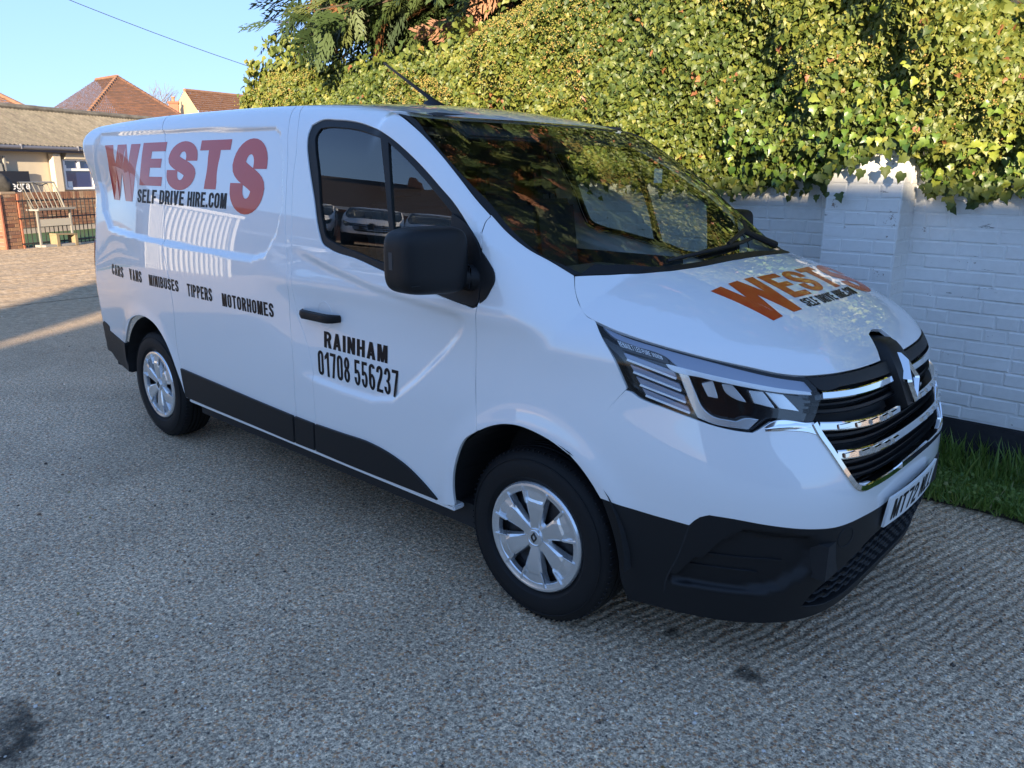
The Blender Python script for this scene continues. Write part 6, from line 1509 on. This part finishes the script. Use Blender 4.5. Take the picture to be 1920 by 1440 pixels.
    b = MB(); b.box((-1.72, -.05, 1.75), (.05, .06, .45)); b.build('cable_box', mat('cable', (.25, .24, .22), .6), r)
    # dark sign board
    s = local_root('sign_board', 4.55, -5.93, 1.25); tag(s, 'black sign board with white lower case letters on the cream building', 'sign')
    b = MB(); b.box((0, 0, 0), (1.9, .05, .62)); b.build('board', mat('sign_black', (.012, .012, .016), .4), s)
    def sf(u, v_): return np.stack([.30 + .62 * u, u * 0 - .028, -.20 + .30 * v_], -1)
    V, F, Nn = text_mesh('egra', sf, lambda p: p * 0 + [0, -1, 0], .3, .12, .5, .06); mesh_obj('lettering', V, F, white, s, normals=Nn)
    v_ = MB(); v_.prism([(-.95, .31), (.12, .31), (.10, .50), (-.15, .66), (-.6, .74), (-.95, .76)], lambda u, q, h: (u, h, q), -.03, .0); v_.build('arched_panel', mat('sign_grey', (.30, .28, .24), .7), s)
    # ------------------------------------------------ houses behind
    def tiles(root, quad, nr, nc, m_, name='tile_courses', th=.05):
        """lapped tile courses on a quad p00 (eave left) p10 (eave right) p11 (ridge right) p01 (ridge left)"""
        p00, p10, p11, p01 = [Vector(q) for q in quad]; nrm = (p10 - p00).cross(p01 - p00).normalized(); V, F = [], []
        for i in range(nr):
            a, b2 = i / nr, (i + 1) / nr; l0, r0 = p00.lerp(p01, a), p10.lerp(p11, a); l1, r1 = p00.lerp(p01, b2), p10.lerp(p11, b2)
            for j in range(nc):
                u0, u1 = j / nc, (j + 1) / nc - .06 / nc; lift = th * (1 + .25 * rng.uniform(-1, 1)); n = len(V)
                A_, B_, C_, D_ = l0.lerp(r0, u0) + nrm * lift, l0.lerp(r0, u1) + nrm * lift, l1.lerp(r1, u1) + nrm * .006, l1.lerp(r1, u0) + nrm * .006
                V += [tuple(q) for q in (A_, B_, C_, D_, l0.lerp(r0, u0), l0.lerp(r0, u1))]; F += [(n, n + 1, n + 2, n + 3), (n + 4, n + 5, n + 1, n)]
        o = mesh_obj(name, V, F, m_, root); o['kind'] = 'stuff'; return o
    def tile_mat(name, c1, c2, c3):
        m, t, bs, tc, N, L, ramp, mix, bump = tex_mat(name); n1 = N('ShaderNodeTexNoise', Scale=2.5, Detail=9., Roughness=.75)
        mp = N('ShaderNodeMapping'); mp.inputs['Scale'].default_value = (1, 1, 5); L(tc.outputs['Object'], mp.inputs[0]); L(mp.outputs[0], n1.inputs['Vector'])
        L(ramp(n1.outputs[0], [(.33, c1), (.5, c2), (.68, c3)]), bs.inputs['Base Color']); bs.inputs['Roughness'].default_value = .85; return m
    TM = tile_mat('old_clay_tiles', (.075, .045, .032), (.14, .068, .040), (.24, .105, .055)); TM2 = tile_mat('orange_tiles', (.18, .09, .05), (.26, .13, .07), (.34, .18, .10))
    HP = {'A0': (-35.03, 10.57, 3.65), 'B0': (-34.33, 14.78, 3.84), 'D0': (-46.94, 12.51, 4.15), 'R0': (-40.3, 14.33, 6.02), 'R1': (-46.04, 15.53, 6.35),
          'L0': (-35.34, 5.92, 3.19), 'L1': (-32.72, 8.42, 3.51), 'L2': (-38.65, 8.39, 4.79), 'L3': (-41.79, 7.67, 4.91),
          'GA': (-46.47, 20.7, 6.25), 'GL': (-48.65, 21.37, 5.84), 'GR': (-42.54, 19.52, 4.72), 'GE': (-48.97, 26.88, 6.4), 'GF': (-44.91, 25.14, 4.92)}
    HP = {k: Vector(v) for k, v in HP.items()}
    def house_root(label, o): r_ = empty('house', (o[0], o[1], 0)); tag(r_, label, 'house'); return r_, Vector((o[0], o[1], 0))
    def walls(r_, o, pts, top, m_):
        V = [tuple(Vector((q[0], q[1], 0)) - o) for q in pts] + [tuple(Vector((q[0], q[1], top)) - o) for q in pts]; n = len(pts)
        mesh_obj('wall', V, [(i, (i + 1) % n, n + (i + 1) % n, n + i) for i in range(n)] + [tuple(range(n, 2 * n))], m_, r_)
    # hipped roof
    r, o = house_root('house with steep hipped roof of old red tiles, tallest behind the corrugated roof', HP['R0'])
    C0 = HP['B0'] + (HP['D0'] - HP['A0'])
    a, b_, c, d, r0, r1 = [HP[k] - o for k in ('A0', 'B0')] + [C0 - o] + [HP[k] - o for k in ('D0', 'R0', 'R1')]
    walls(r, o, [HP['A0'] + (HP['R0'] - HP['A0']) * .06, HP['B0'] + (HP['R0'] - HP['B0']) * .06, C0, HP['D0']], 3.6, cream)
    tiles(r, (a, b_, r0, r0), 28, 40, TM, th=.035); tiles(r, (d, a, r0, r1), 28, 60, TM, th=.035); tiles(r, (b_, c, r1, r0), 24, 30, TM, th=.035)
    for nm, p_, q_, rr in (('hip_tiles', a, r0, .10), ('hip_tiles', b_, r0, .08), ('ridge_tiles', r0, r1, .10)):
        b = MB(); n_ = int((q_ - p_).length / .33)
        for i in range(n_): b.tube([p_.lerp(q_, i / n_), p_.lerp(q_, (i + .96) / n_)], [rr * 1.1, rr * .9], 6)
        b.build(nm, TM2 if nm == 'ridge_tiles' or rr > .09 else TM, r)['kind'] = 'stuff'
    # tiled roof at the extreme left
    r, o = house_root('low red tiled roof just showing at the left edge', HP['L1'])
    q = [HP[k] - o for k in ('L0', 'L1', 'L2', 'L3')]; walls(r, o, [HP['L0'], HP['L1'], HP['L1'] + Vector((-6, 2, 0)), HP['L0'] + Vector((-6, 2, 0))], 3.1, cream)
    tiles(r, q, 12, 44, TM, th=.06); b = MB(); b.tube([q[1], q[2]], .10, 6); b.build('hip_tiles', TM2, r)
    # gable house with pantiles and chimney
    r, o = house_root('cream gable house with orange pantile roof, nearest the ivy', HP['GA'])
    ga, gl, gr, ge, gf = [HP[k] - o for k in ('GA', 'GL', 'GR', 'GE', 'GF')]; dn = Vector((0, 0, -1.6))
    gl2 = ga + (gl - ga) * 1.9
    mesh_obj('wall', [tuple(q) for q in (ga, gr, gr + dn, gl2 + dn, gl2, gf, gf + dn)], [(0, 4, 3, 2, 1), (1, 2, 6, 5)], mat('gable_render', (.62, .46, .27), .85), r)
    ex = (gr - ga) * .06
    tiles(r, (gr + ex, gf + ex, ge, ga), 11, 46, TM2, 'pantile_courses', .08)
    back = ga + (gl - ga) * 1.9 ; tiles(r, (back + (ge - ga), back, ga, ge), 11, 30, TM2, 'pantile_courses', .08)
    b = MB(); b.tube([ga, ge], .11, 6); b.build('ridge_tiles', TM2, r)
    ch_ = empty('chimney_stack', (-47.28, 20.34, 4.85), R(60)); tag(ch_, 'red brick chimney stack with one clay pot beside the cream gable', 'chimney')
    b = MB(); b.box((0, 0, .2), (.52, .5, 1.1)); b.build('stack', mat('chimney_brick', (.30, .12, .075), .85, noise=.3, nscale=8), ch_); b = MB(); b.box((0, 0, .70), (.62, .60, .14)); b.build('corbel', mat('corbel', (.26, .10, .06), .85), ch_, bevel=.02)
    v, f = lathe([(.12, .74), (.09, .84), (.085, .98), (.12, 1.0), (.12, 1.05), (.07, 1.05)], 14, 'Z'); mesh_obj('pot', v, f, mat('clay_pot', (.36, .17, .10), .8), ch_, smooth=True)
    # bare trees
    def bare_tree(x, y, h, seed, label, spread=1., zoff=0.):
        rg = random.Random(seed); root = empty('bare_tree', (x, y, zoff)); tag(root, label, 'tree')
        b = MB(); tw = MB(); bk = mat('bare_bark', (.20, .155, .13), .9)
        def grow(p, d, l, r_, k):
            q = p + d * l; (b if k < 3 else tw).tube([p, p.lerp(q, .5) + Vector((rg.uniform(-1, 1), rg.uniform(-1, 1), 0)) * l * .04, q], [r_, r_ * .8, r_ * .62], 6 if k < 3 else 3, False)
            if k >= 6: return
            for i in range(3 if k < 4 else 2):
                nd = (d + Vector((rg.uniform(-1, 1), rg.uniform(-1, 1), rg.uniform(-.25, .7))) * .62 * spread).normalized(); grow(q, nd, l * rg.uniform(.62, .82), r_ * .6, k + 1)
        grow(Vector((0, 0, 0)), Vector((0, 0, 1)), h * .28, h * .018, 0); b.build('trunk', bk, root); tw.build('twigs', bk, root)['kind'] = 'stuff'
    bare_tree(-60., 23.9, 8.6, 3, 'bare winter tree standing behind the hipped roof')
    bare_tree(-61.5, 26.6, 7.9, 8, 'thin bare tree beside the brick chimney')
    # overhead wire
    b = MB(); pts = []
    a, c = Vector((-12., -1.3, 5.0)), Vector((-12., 9.0, 2.45))
    a, c = Vector((-12, 2.13, 4.10)), Vector((-12, 5.06, 3.44)); dd = c - a
    for i in range(21): t_ = -1.2 + 3.6 * i / 20; p = a + dd * t_; p.z += .10 * (t_ - .5) ** 2 - .025; pts.append(tuple(p))
    b.tube(pts, .0055, 5); o = b.build('overhead_wire', mat('wire', (.03, .03, .035), .5), None); tag(o, 'thin overhead wire crossing the blue sky at top left', 'cable')
yard()
# ================================================================ behind the camera: what shades and mirrors in the van
def behind():
    rng = random.Random(12)
    tile = mat('dark_roof_tiles', (.075, .052, .042), .85, noise=.35, nscale=4); brick = mat('brown_brick', (.19, .095, .06), .85, noise=.3, nscale=7); wh = M['plate']; dk = mat('dark_window', (.02, .025, .03), .1, coat=1)
    r = empty('shade_house', (9.7, -18, 0)); tag(r, 'large brick house whose long roof shades the yard, behind the viewpoint', 'house')
    L_ = 44; e = 5.0; zr = 6.93; ze = 3.0
    b = MB(); b.add([(0, -e, 0), (0, e, 0), (0, e, ze), (0, 0, zr - .1), (0, -e, ze), (L_, -e, 0), (L_, e, 0), (L_, e, ze), (L_, 0, zr - .1), (L_, -e, ze)], [(0, 4, 3, 2, 1), (5, 6, 7, 8, 9), (1, 2, 7, 6), (0, 5, 9, 4)]); b.build('wall', brick, r)
    b = MB(); b.add([(-.15, e + .4, ze - .3), (L_, e + .4, ze - .3), (L_, 0, zr), (-.15, 0, zr), (-.15, -e - .4, ze - .3), (L_, -e - .4, ze - .3)], [(0, 1, 2, 3), (3, 2, 5, 4)]); b.build('roof', tile, r)
    b = MB(); b.box((-.4, -3.1, 3.6), (.9, .95, 7.2)); b.build('chimney', brick, r)  # unseen stack added to cast the dark band over the far ground
    for i in range(8):
        b = MB(); b.box((3 + i * 4.5, e + .02, 1.6), (1.5, .06, 1.2)); b.build('window', dk, r)
    # bungalow with gable, seen in the door glass
    v = [(-52, -62), (-14.5, -42), (-10.5, -17.5), (-22, -9.5), (-58, -9.5)]
    b = MB(); b.prism(v, lambda u, q, h: (u, q, h), -.5, 0.9); tag(b.build('mirror_platform', GM), kind='structure')  # unseen platform added to raise the mirrored vans in the door glass
    r = empty('bungalow', (-31, -24, 0.9), R(-53)); tag(r, 'long brown brick bungalow behind the row of parked vans', 'house')
    b = MB(); b.add([(-16, -4, 0), (13, -4, 0), (13, 4, 0), (-16, 4, 0), (-16, -4, 2.5), (13, -4, 2.5), (13, 4, 2.5), (-16, 4, 2.5), (13, 0, 4.9), (-16, 0, 4.9)], [(0, 1, 5, 4), (3, 7, 6, 2), (1, 2, 6, 8, 5), (0, 4, 9, 7, 3)]); b.build('wall', brick, r)
    b = MB(); b.add([(-16.3, 4.5, 2.35), (13.3, 4.5, 2.35), (13.3, 0, 5.05), (-16.3, 0, 5.05), (-16.3, -4.5, 2.35), (13.3, -4.5, 2.35)], [(0, 1, 2, 3), (3, 2, 5, 4)]); b.build('roof', tile, r)
    b = MB(); b.box((-1, 4.45, 2.32), (29.6, .06, .2)); b.build('fascia', wh, r)
    for i in range(7):
        b = MB(); b.box((-13 + i * 3.9, 4.03, 1.5), (1.8, .08, 1.0)); b.build('window', dk, r)
    b = MB(); b.box((2, .5, 5.2), (.7, .7, .8)); b.build('chimney', brick, r)
    # sunlit pale corrugated shed, mirrored in the van side
    r = empty('corrugated_shed', (-16.5, -7.3, 0), R(90)); tag(r, 'pale corrugated metal store standing in the sun left of the yard', 'shed')
    pale = mat('pale_cladding', (.74, .70, .62), .5); shade = mat('trough_shade', (.20, .19, .18), .7)  # shade between the ribs is put into the darker body colour
    sh = MB()
    for i in range(24): sh.box((-1.44 + i * .125, -.03, 1.42), (.062, .07, 2.84))
    sh.build('ribs', pale, r)['kind'] = 'stuff'
    b = MB(); b.box((0, 1.3, 1.42), (3.0, 2.6, 2.84)); b.build('body', shade, r)
    for z in (2.92,):
        b = MB(); b.box((0, 1.25, z), (3.2, 2.9, .16)); b.build('roof_edge', pale, r, bevel=.02)
    for x in (-1.5, 1.5):
        b = MB(); b.box((x, -.05, 1.42), (.09, .10, 2.84)); b.build('corner_post', pale, r)
    p = (-13, -19); 
    # parked hire vans: simplified copies of the van's own panels
    keep = ('cab_door', 'side_panel', 'quarter_panel', 'pillar_panel', 'wing_panel', 'bonnet', 'front_bumper', 'lower_bumper', 'roof_panel', 'windscreen', 'windscreen_moulding', 'headlamp', 'grille', 'wheel', 'rear_corner', 'rear_door', 'cowl_strip', 'underbody', 'badge_plinth', 'grille_crossbar', 'wheel_housing')
    for i, (x, y, rz, lb) in enumerate(((-15.6, -17.4, 44, 'white hire van, nearest of the row parked opposite'), (-17.0, -15.9, 42, 'white hire van, second in the row parked opposite'), (-18.2, -14.4, 40, 'white hire van, third in the row parked opposite'), (-19.6, -12.8, 38, 'white hire van, farthest in the row parked opposite'))):
        q = empty('parked_van', (x, y, 0.9), R(rz)); tag(q, lb, 'van', 'hire vans parked in a row opposite')
        for ch in VAN.children:
            nm = ch.name.split('.')[0]
            if nm not in keep: continue
            c = ch.copy(); COL.objects.link(c); c.parent = q
            for g in ch.children:
                if g.name.split('.')[0] in ('window_glass', 'window_frame', 'chrome_bar', 'lens', 'tyre', 'cover_ring', 'cover_hub', 'cover_spoke', 'rim'):
                    d = g.copy(); COL.objects.link(d); d.parent = c
behind()
